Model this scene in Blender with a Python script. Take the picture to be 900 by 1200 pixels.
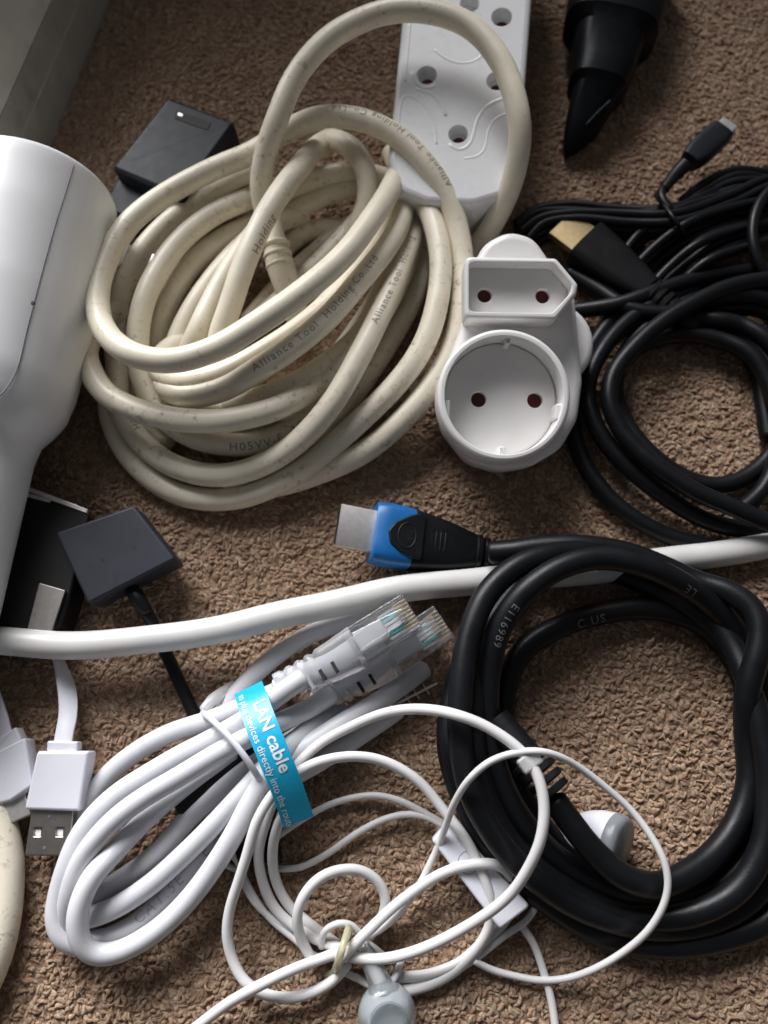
import bpy, bmesh, math, random
import numpy as np
from mathutils import Vector, Matrix, Quaternion

random.seed(7)
rng = np.random.default_rng(7)
S = bpy.context.scene
COL = S.collection
for o in list(bpy.data.objects):
    bpy.data.objects.remove(o)

# ------------------------------------------------------------------ camera
TILT = math.radians(18.0)      # the phone looks almost straight down
DIST = 0.27                    # metres from the lens to the carpet along the view axis
FPX = 923.0                    # focal length in pixels of the 900 x 1200 photograph
cam_d = bpy.data.cameras.new('camera')
cam = bpy.data.objects.new('camera', cam_d)
COL.objects.link(cam)
CAM = Vector((0, -DIST * math.sin(TILT), DIST * math.cos(TILT)))
cam.location = CAM
cam.rotation_euler = (TILT, 0, 0)
cam_d.sensor_fit = 'VERTICAL'
cam_d.sensor_height = 24.0
cam_d.sensor_width = 18.0
cam_d.lens = 12.0 * FPX / 600.0
cam_d.clip_start = 0.005
cam_d.clip_end = 20.0
cam_d.dof.use_dof = True
cam_d.dof.focus_distance = 0.232
cam_d.dof.aperture_fstop = 6.2
S.camera = cam

# ------------------------------------------------------------------ light
world = bpy.data.worlds.new('World')
S.world = world
world.use_nodes = True
bg = world.node_tree.nodes['Background']
bg.inputs[0].default_value = (0.92, 0.94, 1.0, 1)
bg.inputs[1].default_value = 0.085

def area(name, loc, target, sx, sy, power, color, spread=180):
    d = bpy.data.lights.new(name, 'AREA')
    d.shape = 'RECTANGLE'
    d.size = sx
    d.size_y = sy
    d.energy = power
    d.color = color
    d.spread = math.radians(spread)
    o = bpy.data.objects.new(name, d)
    COL.objects.link(o)
    o.location = loc
    o.rotation_euler = (Vector(target) - Vector(loc)).to_track_quat('-Z', 'Y').to_euler()
    return o
# daylight from a window high behind the top edge of the picture
area('window_light', (-0.36, 0.60, 0.50), (-0.03, -0.25, 0.0), 0.76, 0.62, 4.9, (0.98, 0.98, 1.0), 58)

S.view_settings.view_transform = 'Standard'
S.view_settings.look = 'None'
S.view_settings.exposure = 0.0
S.view_settings.gamma = 1.0
S.view_settings.use_curve_mapping = False
S.cycles.use_denoising = True
S.cycles.max_bounces = 10
S.cycles.transmission_bounces = 10

# ------------------------------------------------------------------ projection helpers
RX = Matrix.Rotation(TILT, 3, 'X')
def ray(px, py):
    return RX @ Vector(((px - 450) / FPX, (600 - py) / FPX, -1.0))
def P(px, py, z=0.0):
    """world point at height z (millimetres) seen at a pixel of the photograph"""
    d = ray(px, py)
    t = (z * 0.001 - CAM.z) / d.z
    return CAM + d * t

class Frame:
    """a tilted local frame (metres) standing at a place in the world"""
    def __init__(self, px, py, z, yaw=0, pitch=0, roll=0):
        self.m = (Matrix.Translation(P(px, py, z)) @ Matrix.Rotation(math.radians(yaw), 4, 'Z')
                  @ Matrix.Rotation(math.radians(pitch), 4, 'X') @ Matrix.Rotation(math.radians(roll), 4, 'Y'))
        self.inv = self.m.inverted()
    def px(self, x, y, zl=0.0):
        """local (x, y) on the plane local z = zl (mm) for a pixel"""
        o = self.inv @ CAM
        d = self.inv.to_3x3() @ ray(x, y)
        t = (zl * 0.001 - o.z) / d.z
        q = o + d * t
        return (q.x, q.y)

# ------------------------------------------------------------------ object helpers
def tag(o, label=None, cat=None, group=None, kind=None):
    if label: o['label'] = label
    if cat: o['category'] = cat
    if group: o['group'] = group
    if kind: o['kind'] = kind
    return o
def empty(name, label, cat, loc=None, matrix=None, group=None):
    o = bpy.data.objects.new(name, None)
    o.empty_display_size = 0.01
    COL.objects.link(o)
    if matrix is not None:
        o.matrix_world = matrix
    elif loc is not None:
        o.location = loc
    o['_m'] = 1
    del o['_m']
    tag(o, label, cat, group)
    WM[o.name] = (matrix.copy() if matrix is not None else Matrix.Translation(loc if loc is not None else (0, 0, 0)))
    return o
WM = {}
def link(name, me, mat, parent=None, local=True, smooth=40):
    """one mesh object; with local=False the mesh holds world coordinates"""
    o = bpy.data.objects.new(name, me)
    COL.objects.link(o)
    if mat is not None:
        me.materials.append(mat)
    if smooth is not None:
        me.shade_smooth()
        me.set_sharp_from_angle(angle=math.radians(smooth))
        for p in me.polygons:                    # flat end faces stay flat
            if p.material_index == 1:
                p.use_smooth = False
                p.material_index = 0
    if parent is not None:
        o.parent = parent
        if not local:
            me.transform(WM[parent.name].inverted())
        WM[o.name] = WM[parent.name]
    else:
        WM[o.name] = Matrix.Identity(4)
    return o
def from_bm(bm):
    me = bpy.data.meshes.new('mesh')
    bmesh.ops.recalc_face_normals(bm, faces=bm.faces)
    bm.to_mesh(me)
    bm.free()
    return me

# ------------------------------------------------------------------ curves and tubes
def catmull(pts, closed=False, step=0.0012):
    pts = [np.array(p, float) for p in pts]
    n = len(pts)
    out = []
    seg = n if closed else n - 1
    for i in range(seg):
        if closed:
            p0, p1, p2, p3 = pts[(i - 1) % n], pts[i], pts[(i + 1) % n], pts[(i + 2) % n]
        else:
            p1, p2 = pts[i], pts[i + 1]
            p0 = pts[i - 1] if i > 0 else 2 * p1 - p2
            p3 = pts[i + 2] if i + 2 < n else 2 * p2 - p1
        d = np.linalg.norm((p2 - p1)[:3])
        k = max(2, int(math.ceil(d / step)))
        al = 0.5
        t0 = 0.0
        t1 = t0 + max(1e-6, np.linalg.norm((p1 - p0)[:3]) ** al)
        t2 = t1 + max(1e-6, np.linalg.norm((p2 - p1)[:3]) ** al)
        t3 = t2 + max(1e-6, np.linalg.norm((p3 - p2)[:3]) ** al)
        for j in range(k):
            t = t1 + (t2 - t1) * j / k
            a1 = (t1 - t) / (t1 - t0) * p0 + (t - t0) / (t1 - t0) * p1
            a2 = (t2 - t) / (t2 - t1) * p1 + (t - t1) / (t2 - t1) * p2
            a3 = (t3 - t) / (t3 - t2) * p2 + (t - t2) / (t3 - t2) * p3
            b1 = (t2 - t) / (t2 - t0) * a1 + (t - t0) / (t2 - t0) * a2
            b2 = (t3 - t) / (t3 - t1) * a2 + (t - t1) / (t3 - t1) * a3
            out.append((t2 - t) / (t2 - t1) * b1 + (t - t1) / (t2 - t1) * b2)
    if not closed:
        out.append(pts[-1])
    out = np.array(out)
    # a stiff cable has no kinks: relax the sampled line a little
    for _ in range(6):
        if closed:
            out = 0.5 * out + 0.25 * (np.roll(out, 1, 0) + np.roll(out, -1, 0))
        else:
            out[1:-1] = 0.5 * out[1:-1] + 0.25 * (out[:-2] + out[2:])
    return out
def frames(path, closed=False):
    n = len(path)
    if closed:
        T = np.roll(path, -1, 0) - np.roll(path, 1, 0)
    else:
        T = np.gradient(path, axis=0)
    T /= np.linalg.norm(T, axis=1)[:, None] + 1e-12
    N = np.zeros_like(T)
    a = np.array((0, 0, 1.0))
    if abs(T[0] @ a) > 0.9: a = np.array((1.0, 0, 0))
    v = a - T[0] * (a @ T[0])
    N[0] = v / np.linalg.norm(v)
    for i in range(1, n):
        v = N[i - 1] - T[i] * (N[i - 1] @ T[i])
        N[i] = v / (np.linalg.norm(v) + 1e-12)
    if closed:                                  # spread the holonomy
        v = N[-1] - T[0] * (N[-1] @ T[0]); v /= np.linalg.norm(v)
        ang = math.atan2(np.cross(v, N[0]) @ T[0], v @ N[0])
        for i in range(n):
            q = ang * i / n
            b = np.cross(T[i], N[i])
            N[i] = N[i] * math.cos(q) + b * math.sin(q)
    return T, N, np.cross(T, N)
def tube_mesh(path, r, sides=14, closed=False, cap=True, flat=1.0, N=None):
    """sweep a circle (or flattened oval) of radius r (number or list) along the path"""
    n = len(path)
    T, N0, B = frames(path, closed)
    if N is not None:
        N0 = N - T * np.sum(N * T, axis=1)[:, None]
        N0 /= np.linalg.norm(N0, axis=1)[:, None]
        B = np.cross(T, N0)
    r = np.full(n, float(r)) if np.isscalar(r) else np.interp(np.linspace(0, 1, n), np.linspace(0, 1, len(r)), r)
    rings, rr = path, r
    if not closed and cap:                      # rounded ends
        e = []
        for f, s in ((0.0, 0.25), (0.55, 0.80)):
            e.append((path[0] - T[0] * r[0] * 0.45 * (1 - f), r[0] * s))
        f2 = []
        for f, s in ((0.45, 0.80), (1.0, 0.25)):
            f2.append((path[-1] + T[-1] * r[-1] * 0.45 * f, r[-1] * s))
        rings = np.vstack([[q[0] for q in e], path, [q[0] for q in f2]])
        rr = np.concatenate([[q[1] for q in e], r, [q[1] for q in f2]])
        N0 = np.vstack([N0[:1], N0[:1], N0, N0[-1:], N0[-1:]])
        B = np.vstack([B[:1], B[:1], B, B[-1:], B[-1:]])
    m = len(rings)
    a = np.linspace(0, 2 * math.pi, sides, endpoint=False)
    V = (rings[:, None, :] + rr[:, None, None] * (np.cos(a)[None, :, None] * N0[:, None, :] * flat + np.sin(a)[None, :, None] * B[:, None, :])).reshape(-1, 3)
    F = []
    for i in range(m if closed else m - 1):
        i2 = (i + 1) % m
        for j in range(sides):
            j2 = (j + 1) % sides
            F.append((i * sides + j, i2 * sides + j, i2 * sides + j2, i * sides + j2)[::-1])
    if not closed:
        F.append(tuple(range(sides)))
        F.append(tuple(range((m - 1) * sides, m * sides))[::-1])
    me = bpy.data.meshes.new('mesh')
    me.from_pydata(V.tolist(), [], F)
    me.update()
    return me
def tube(name, pts, r, mat, parent=None, closed=False, sides=14, local=False, step=0.0012, flat=1.0):
    """pts: world points (Vector) or local ones with local=True; radius in mm"""
    path = catmull(pts, closed, step)
    if not local and np.isscalar(r) and r > 1.0:         # hand-coiled cable is never a perfect curve
        L_ = np.concatenate([[0], np.cumsum(np.linalg.norm(np.diff(path, axis=0), axis=1))])
        env = np.ones(len(path)) if not closed else np.sin(np.pi * L_ / L_[-1])
        for wl in (0.085, 0.05):
            for ax in range(3):
                path[:, ax] += env * (0.00016 if ax < 2 else 0.00008) * np.sin(2 * math.pi * L_ / (wl * random.uniform(0.8, 1.3)) + random.uniform(0, 6.28))
    rr = r * 0.001 if np.isscalar(r) else [q * 0.001 for q in r]
    o = link(name, tube_mesh(path, rr, sides, closed, flat=flat), mat, parent, local, smooth=60)
    return o, path
def ppts(pts, conv=None):
    out = []
    for p in pts:
        x, y = (p[0], p[1]) if conv is None else conv(p[0], p[1])
        out.append(P(x, y, p[2]))
    return out

# ------------------------------------------------------------------ solids
def signed_area(o):
    return 0.5 * sum(o[i][0] * o[(i + 1) % len(o)][1] - o[(i + 1) % len(o)][0] * o[i][1] for i in range(len(o)))
def ccw(o):
    return list(o) if signed_area(o) > 0 else list(o)[::-1]
def inset(o, d):
    n = len(o)
    out = []
    for i in range(n):
        p0, p1, p2 = Vector(o[i - 1]), Vector(o[i]), Vector(o[(i + 1) % n])
        a = (p1 - p0).normalized(); b = (p2 - p1).normalized()
        na = Vector((-a.y, a.x)); nb = Vector((-b.y, b.x))
        m = (na + nb)
        if m.length < 1e-6: m = na
        m.normalize()
        k = max(0.5, m.dot(na))
        out.append(tuple(p1 + m * d / k))
    return out
def round_poly(o, r, k=5):
    """round the corners of a polygon"""
    o = ccw(o)
    n = len(o)
    out = []
    for i in range(n):
        p0, p1, p2 = Vector(o[i - 1]), Vector(o[i]), Vector(o[(i + 1) % n])
        a = (p0 - p1); b = (p2 - p1)
        ang = a.angle(b)
        d = min(r / math.tan(ang / 2) if ang < 3.1 else 0, a.length * 0.48, b.length * 0.48)
        if d < 1e-6:
            out.append(tuple(p1)); continue
        s = p1 + a.normalized() * d; e = p1 + b.normalized() * d
        for j in range(k + 1):
            t = j / k
            out.append(tuple(s * (1 - t) ** 2 + p1 * 2 * t * (1 - t) + e * t * t))
    return out
def circle(cx, cy, r, n=24, a0=0.0):
    return [(cx + r * math.cos(a0 + 2 * math.pi * i / n), cy + r * math.sin(a0 + 2 * math.pi * i / n)) for i in range(n)]
def solid(outline, z0, z1, f=0.0006, holes=(), draft=0.0, bottom=True):
    """a prism with rounded upper and lower edges; holes = [(outline, depth)] sunk in the upper face. metres."""
    bm = bmesh.new()
    o = ccw(outline)
    def ring(pts, z):
        return [bm.verts.new((p[0], p[1], z)) for p in pts]
    def bridge(a, b):
        n = len(a)
        for i in range(n):
            bm.faces.new((a[i], a[(i + 1) % n], b[(i + 1) % n], b[i]))
    steps = [math.radians(q) for q in (0, 30, 60, 90)]
    rings = []
    if bottom:
        for q in steps[::-1]:
            rings.append(ring(inset(o, f * (1 - math.cos(q))), z0 + f * (1 - math.sin(q))))
    else:
        rings.append(ring(o, z0))
    for q in steps:
        rings.append(ring(inset(o, draft + f * (1 - math.cos(q))), z1 - f + f * math.sin(q)))
    for a, b in zip(rings, rings[1:]):
        bridge(a, b)
    if bottom:
        bm.faces.new(rings[0][::-1]).material_index = 1
    top = rings[-1]
    if not holes:
        bm.faces.new(top).material_index = 1
    else:
        loops = [top]
        for h, depth in holes:
            h = ccw(h)
            c = 0.0003
            r0 = ring(inset(h, -c), z1)
            r1 = ring(inset(h, -c * 0.3), z1 - c * 0.3)
            r2 = ring(h, z1 - c)
            r3 = ring(h, z1 - depth)
            bridge(r1, r0); bridge(r2, r1); bridge(r3, r2)
            bm.faces.new(r3)
            loops.append(r0)
        ed = []
        for l in loops:
            for i in range(len(l)):
                ed.append(bm.edges.get((l[i], l[(i + 1) % len(l)])))
        res = bmesh.ops.triangle_fill(bm, edges=ed, use_beauty=True, use_dissolve=False)
        bad = []
        for g in res['geom']:
            if isinstance(g, bmesh.types.BMFace): g.material_index = 1
        for fa in [g for g in res['geom'] if isinstance(g, bmesh.types.BMFace)]:
            c = fa.calc_center_median()
            for l in loops[1:]:
                inside = False
                for i in range(len(l)):
                    a, b = l[i].co, l[i - 1].co
                    if (a.y > c.y) != (b.y > c.y) and c.x < (b.x - a.x) * (c.y - a.y) / (b.y - a.y) + a.x:
                        inside = not inside
                if inside:
                    bad.append(fa); break
        bmesh.ops.delete(bm, geom=bad, context='FACES_ONLY')
    return from_bm(bm)
def rect(x0, y0, x1, y1):
    return [(x0, y0), (x1, y0), (x1, y1), (x0, y1)]
def rbox(cx, cy, w, h, r):
    return round_poly(rect(cx - w / 2, cy - h / 2, cx + w / 2, cy + h / 2), r)
def lathe(profile, n=36):
    """profile [(r, z)] round the local z axis"""
    bm = bmesh.new()
    rings = []
    for r, z in profile:
        if r < 1e-6:
            rings.append([bm.verts.new((0, 0, z))])
        else:
            rings.append([bm.verts.new((r * math.cos(2 * math.pi * i / n), r * math.sin(2 * math.pi * i / n), z)) for i in range(n)])
    for a, b in zip(rings, rings[1:]):
        for i in range(n):
            i2 = (i + 1) % n
            if len(a) == 1 and len(b) > 1: bm.faces.new((a[0], b[i], b[i2]))
            elif len(b) == 1 and len(a) > 1: bm.faces.new((a[i], b[0], a[i2]))
            elif len(a) > 1: bm.faces.new((a[i], b[i], b[i2], a[i2]))
    for rg in (rings[0], rings[-1]):
        if len(rg) > 1: bm.faces.new(rg)
    return from_bm(bm)
def loft(sections):
    """sections: lists of equally many 3-D points, capped at both ends"""
    bm = bmesh.new()
    R = [[bm.verts.new(p) for p in s] for s in sections]
    n = len(R[0])
    for a, b in zip(R, R[1:]):
        for i in range(n):
            bm.faces.new((a[i], a[(i + 1) % n], b[(i + 1) % n], b[i]))
    bm.faces.new(R[0]); bm.faces.new(R[-1])
    return from_bm(bm)
def superellipse(cx, cy, cz, w, h, e=3.2, n=28, axis='x'):
    out = []
    for i in range(n):
        t = 2 * math.pi * i / n
        c, s = math.cos(t), math.sin(t)
        a = w / 2 * math.copysign(abs(c) ** (2 / e), c)
        b = h / 2 * math.copysign(abs(s) ** (2 / e), s)
        out.append((cx, cy + a, cz + b) if axis == 'x' else (cx + a, cy + b, cz) if axis == 'z' else (cx + a, cy, cz + b))
    return out

# ------------------------------------------------------------------ lettering
def text_mesh(s, size, bold=0.0, spacing=1.0):
    c = bpy.data.curves.new('lettering', 'FONT')
    c.body = s
    c.size = size
    c.offset = bold
    c.space_character = spacing
    c.resolution_u = 3
    c.fill_mode = 'FRONT'
    o = bpy.data.objects.new('lettering', c)
    COL.objects.link(o)
    bpy.context.view_layer.update()
    me = bpy.data.meshes.new_from_object(o.evaluated_get(bpy.context.evaluated_depsgraph_get()))
    bpy.data.objects.remove(o)
    bm = bmesh.new()
    bm.from_mesh(me)
    return bm
def cut(bm, axis, lo, hi, step):
    k = lo
    while k < hi:
        co = [0, 0, 0]; co[axis] = k
        no = [0, 0, 0]; no[axis] = 1
        bmesh.ops.bisect_plane(bm, geom=list(bm.verts) + list(bm.edges) + list(bm.faces), plane_co=co, plane_no=no)
        k += step
def tube_text(s, path, r, s0, size, mat, parent, angle=0.0, flip=False, bold=0.0, spacing=1.0, name='printing'):
    """print lettering on a cable, s0 = start as a fraction of its length, angle (deg) round the cable"""
    path = path[::-1] if flip else path
    r *= 0.001
    T = np.gradient(path, axis=0); T /= np.linalg.norm(T, axis=1)[:, None]
    d = np.concatenate([[0], np.cumsum(np.linalg.norm(np.diff(path, axis=0), axis=1))])
    bm = text_mesh(s, size, bold, spacing)
    cut(bm, 1, -size * 0.3, size, size * 0.14)
    for v in bm.verts:
        q = d[-1] * s0 + v.co.x
        p = np.array([np.interp(q, d, path[:, k]) for k in range(3)])
        t = np.array([np.interp(q, d, T[:, k]) for k in range(3)]); t /= np.linalg.norm(t)
        u = np.array(CAM) - p
        u -= t * (u @ t); u /= np.linalg.norm(u)
        w = np.cross(u, t)
        a = (v.co.y - size * 0.35) / r + math.radians(angle)
        v.co = Vector(p + (r + 0.00005) * (math.cos(a) * u + math.sin(a) * w))
    me = bpy.data.meshes.new('mesh'); bm.to_mesh(me); bm.free()
    return link(name, me, mat, parent, local=False, smooth=None)

# ------------------------------------------------------------------ materials
def new_mat(name):
    m = bpy.data.materials.new(name)
    m.use_nodes = True
    nt = m.node_tree
    b = nt.nodes['Principled BSDF']
    return m, nt, b
def coord(nt, scale):
    tc = nt.nodes.new('ShaderNodeTexCoord')
    mp = nt.nodes.new('ShaderNodeMapping')
    mp.inputs['Scale'].default_value = (scale,) * 3
    nt.links.new(tc.outputs['Object'], mp.inputs[0])
    return mp.outputs[0]
def noise(nt, vec, scale, detail=4, rough=0.6):
    n = nt.nodes.new('ShaderNodeTexNoise')
    n.inputs['Scale'].default_value = scale
    n.inputs['Detail'].default_value = detail
    n.inputs['Roughness'].default_value = rough
    nt.links.new(vec, n.inputs['Vector'])
    return n.outputs['Fac']
def ramp(nt, fac, stops):
    r = nt.nodes.new('ShaderNodeValToRGB')
    cr = r.color_ramp
    while len(cr.elements) < len(stops): cr.elements.new(0.5)
    for e, (p, c) in zip(cr.elements, stops):
        e.position = p
        e.color = (*c, 1) if len(c) == 3 else c
    nt.links.new(fac, r.inputs[0])
    return r.outputs[0]
def mix(nt, fac, a, b, mode='MIX'):
    m = nt.nodes.new('ShaderNodeMix')
    m.data_type = 'RGBA'
    m.blend_type = mode
    for sock, v in ((m.inputs[0], fac), (m.inputs[6], a), (m.inputs[7], b)):
        if hasattr(v, 'is_output'): nt.links.new(v, sock)
        elif isinstance(v, (int, float)): sock.default_value = v
        else: sock.default_value = (*v, 1)
    return m.outputs[2]
def bump(nt, b, h, dist, strength=1.0):
    n = nt.nodes.new('ShaderNodeBump')
    n.inputs['Strength'].default_value = strength
    n.inputs['Distance'].default_value = dist
    nt.links.new(h, n.inputs['Height'])
    nt.links.new(n.outputs[0], b.inputs['Normal'])
def plastic(name, col, rough=0.4, var=0.08, bump_mm=0.02, grain=900, spec=0.5, dirt=None, dirt_col=(0.12, 0.09, 0.06), sss=0.0, rvar=0.12, scuff=0.0):
    m, nt, b = new_mat(name)
    v = coord(nt, 1.0)
    n1 = noise(nt, v, 90, 5)
    lo = tuple(c * (1 - var) for c in col); hi = tuple(min(1, c * (1 + var)) for c in col)
    c = ramp(nt, n1, [(0.3, lo), (0.7, hi)])
    if dirt:
        n2 = noise(nt, v, dirt[0], 6, 0.7)
        f = ramp(nt, n2, [(dirt[1], (0, 0, 0)), (dirt[2], (dirt[3],) * 3)])
        n3 = noise(nt, v, 35, 2)
        g = ramp(nt, n3, [(0.40, (0.06,) * 3), (0.58, (1,) * 3)])
        f = mix(nt, 1.0, f, g, 'MULTIPLY')
        c = mix(nt, f, c, dirt_col)
    if scuff:
        n4 = noise(nt, v, 1400, 3, 0.8)
        f = ramp(nt, n4, [(0.66, (0, 0, 0)), (0.75, (scuff,) * 3)])
        c = mix(nt, f, c, tuple(min(1, q + 0.12) for q in col))
    nt.links.new(c, b.inputs['Base Color'])
    n5 = noise(nt, v, 220, 4)
    r = nt.nodes.new('ShaderNodeMapRange')
    r.inputs['To Min'].default_value = max(0.03, rough - rvar)
    r.inputs['To Max'].default_value = rough + rvar
    nt.links.new(n5, r.inputs['Value'])
    nt.links.new(r.outputs[0], b.inputs['Roughness'])
    b.inputs['Specular IOR Level'].default_value = spec
    if sss:
        b.inputs['Subsurface Weight'].default_value = sss
        b.inputs['Subsurface Radius'].default_value = (1.0, 0.8, 0.6)
        b.inputs['Subsurface Scale'].default_value = 0.0015
    n6 = noise(nt, v, grain, 3)
    bump(nt, b, n6, bump_mm * 0.001)
    return m
def metal(name, col, rough=0.28):
    m, nt, b = new_mat(name)
    v = coord(nt, 1.0)
    n = noise(nt, v, 500, 4)
    c = ramp(nt, n, [(0.3, tuple(q * 0.82 for q in col)), (0.7, col)])
    nt.links.new(c, b.inputs['Base Color'])
    b.inputs['Metallic'].default_value = 1.0
    b.inputs['Roughness'].default_value = rough
    bump(nt, b, noise(nt, v, 1500, 3), 0.00001)
    return m
def clear(name, col=(0.95, 0.97, 1.0), rough=0.12, trans=0.9):
    m, nt, b = new_mat(name)
    v = coord(nt, 1.0)
    b.inputs['Base Color'].default_value = (*col, 1)
    b.inputs['Transmission Weight'].default_value = trans
    b.inputs['IOR'].default_value = 1.46
    b.inputs['Roughness'].default_value = rough
    bump(nt, b, noise(nt, v, 260, 3), 0.00012)
    return m
def flat(name, col, rough=0.6):
    m, nt, b = new_mat(name)
    v = coord(nt, 1.0)
    n = noise(nt, v, 900, 3)
    c = ramp(nt, n, [(0.3, tuple(q * 0.85 for q in col)), (0.7, col)])
    nt.links.new(c, b.inputs['Base Color'])
    b.inputs['Roughness'].default_value = rough
    return m

M = {}
M['cream'] = plastic('cream_cable', (0.775, 0.705, 0.565), 0.40, 0.09, 0.05, 500, 0.45, dirt=(360, 0.545, 0.70, 0.72), dirt_col=(0.15, 0.11, 0.075), sss=0.0)
M['mains'] = plastic('white_cable', (0.66, 0.65, 0.625), 0.38, 0.06, 0.03, 700, 0.5, dirt=(300, 0.62, 0.75, 0.3), dirt_col=(0.3, 0.26, 0.22))
M['white'] = plastic('white_plastic', (0.87, 0.865, 0.87), 0.33, 0.025, 0.012, 1200, 0.5)
M['strip'] = plastic('strip_plastic', (0.85, 0.845, 0.85), 0.30, 0.03, 0.012, 1200, 0.5)
M['adapter'] = plastic('adapter_plastic', (0.84, 0.82, 0.80), 0.32, 0.03, 0.012, 1200, 0.5, dirt=(260, 0.66, 0.75, 0.25), dirt_col=(0.35, 0.32, 0.28))
M['lan'] = plastic('lan_cable', (0.64, 0.64, 0.67), 0.42, 0.04, 0.02, 900, 0.45)
M['ear'] = plastic('earphone_rubber', (0.69, 0.675, 0.665), 0.45, 0.05, 0.02, 900, 0.4)
M['usbwhite'] = plastic('usb_white', (0.68, 0.68, 0.735), 0.35, 0.02, 0.012, 1200, 0.5)
M['black'] = plastic('black_rubber', (0.006, 0.0065, 0.008), 0.40, 0.25, 0.05, 1300, 0.27, scuff=0.10)
M['blackdull'] = plastic('black_plastic_dull', (0.007, 0.007, 0.008), 0.42, 0.25, 0.03, 1500, 0.3)
M['gloss'] = plastic('black_gloss', (0.004, 0.005, 0.006), 0.42, 0.2, 0.05, 300, 0.12, rvar=0.08)
M['slate'] = plastic('slate_plastic', (0.010, 0.012, 0.016), 0.45, 0.2, 0.04, 2200, 0.25, scuff=0.06)
M['irbox'] = plastic('matte_grey_plastic', (0.022, 0.024, 0.034), 0.5, 0.2, 0.05, 2600, 0.35, scuff=0.06)
M['blue'] = plastic('blue_plastic', (0.006, 0.125, 0.37), 0.38, 0.1, 0.015, 900, 0.5)
M['cyan'] = flat('cyan_print', (0.01, 0.42, 0.68), 0.35)
M['ink'] = flat('grey_ink', (0.26, 0.235, 0.20))
M['inkpale'] = flat('pale_ink', (0.42, 0.42, 0.45))
M['inkwhite'] = flat('white_ink', (0.85, 0.87, 0.88))
M['inkgrey'] = flat('silver_ink', (0.13, 0.135, 0.15))
M['steel'] = metal('steel', (0.80, 0.77, 0.74), 0.46)
M['dullsteel'] = metal('dull_steel', (0.42, 0.39, 0.36), 0.40)
M['gold'] = metal('gold', (0.66, 0.50, 0.28), 0.46)
M['clear'] = clear('clear_plastic', (0.97, 0.98, 0.99), 0.06, 0.93)
M['boot'] = clear('frosted_boot', (0.92, 0.93, 0.96), 0.26, 0.80)
M['tie'] = clear('yellowed_tie', (0.80, 0.76, 0.55), 0.3, 0.6)
M['frost'] = clear('frosted_tie', (0.9, 0.9, 0.9), 0.35, 0.6)
M['budgrey'] = plastic('bud_grey', (0.22, 0.23, 0.25), 0.35, 0.06, 0.01, 900, 0.5)
M['budblue'] = clear('bud_silicone', (0.84, 0.89, 0.92), 0.16, 0.88)
M['budwhite'] = plastic('bud_white', (0.55, 0.58, 0.60), 0.4, 0.05, 0.01, 900, 0.4)
M['shutter'] = flat('red_shutter', (0.10, 0.012, 0.010), 0.5)
M['hole'] = flat('dark_hole', (0.01, 0.01, 0.01), 0.7)
M['wire'] = flat('teal_wire', (0.05, 0.45, 0.45), 0.4)
M['groove'] = flat('grey_groove', (0.22, 0.22, 0.24), 0.6)
M['paint'] = plastic('shaded_old_paint', (0.40, 0.39, 0.345), 0.5, 0.12, 0.05, 400, 0.4, dirt=(60, 0.5, 0.7, 0.6), dirt_col=(0.12, 0.12, 0.07))  # stained paint, darkened so the board face holds its shade
M['paintlit'] = plastic('lit_paint', (0.68, 0.655, 0.58), 0.5, 0.1, 0.05, 400, 0.4)  # same skirting paint, lightened where the moulding looks brighter lit

def carpet_mat():
    m, nt, b = new_mat('carpet_yarn')
    v = coord(nt, 1.0)
    at = nt.nodes.new('ShaderNodeAttribute'); at.attribute_name = 'tone'
    c = ramp(nt, at.outputs['Fac'], [(0.0, (0.265, 0.163, 0.104)), (0.35, (0.390, 0.257, 0.170)), (0.7, (0.465, 0.320, 0.216)), (1.0, (0.545, 0.400, 0.280))])
    n = noise(nt, v, 1500, 4, 0.7)
    f = ramp(nt, n, [(0.3, (0.58,) * 3), (0.7, (1.32,) * 3)])
    c = mix(nt, 1.0, c, f, 'MULTIPLY')
    n2 = noise(nt, v, 28, 3)
    g = ramp(nt, n2, [(0.3, (0.86,) * 3), (0.7, (1.08,) * 3)])
    c = mix(nt, 1.0, c, g, 'MULTIPLY')
    nt.links.new(c, b.inputs['Base Color'])
    b.inputs['Roughness'].default_value = 0.9
    b.inputs['Specular IOR Level'].default_value = 0.15
    b.inputs['Sheen Weight'].default_value = 0.15
    b.inputs['Subsurface Weight'].default_value = 0.45
    b.inputs['Subsurface Radius'].default_value = (1.0, 0.75, 0.55)
    b.inputs['Subsurface Scale'].default_value = 0.0009
    w = nt.nodes.new('ShaderNodeTexNoise')
    w.inputs['Scale'].default_value = 3000
    w.inputs['Detail'].default_value = 3
    nt.links.new(v, w.inputs['Vector'])
    bump(nt, b, w.outputs['Fac'], 0.00045, 1.0)
    return m
M['carpet'] = carpet_mat()
def backing_mat():
    m, nt, b = new_mat('carpet_backing')
    v = coord(nt, 1.0)
    n = noise(nt, v, 420, 4)
    c = ramp(nt, n, [(0.3, (0.22, 0.135, 0.086)), (0.7, (0.34, 0.22, 0.145))])
    nt.links.new(c, b.inputs['Base Color'])
    b.inputs['Roughness'].default_value = 0.95
    bump(nt, b, n, 0.002)
    return m
M['backing'] = backing_mat()

# ================================================================== carpet
bm = bmesh.new()
vs = [bm.verts.new(p) for p in ((-1.2, -1.2, -0.0009), (1.2, -1.2, -0.0009), (1.2, 1.2, -0.0009), (-1.2, 1.2, -0.0009))]
bm.faces.new(vs)
o = link('carpet', from_bm(bm), M['backing'], smooth=None)
tag(o, 'brown looped carpet under all the cables', 'carpet', kind='structure')

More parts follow.
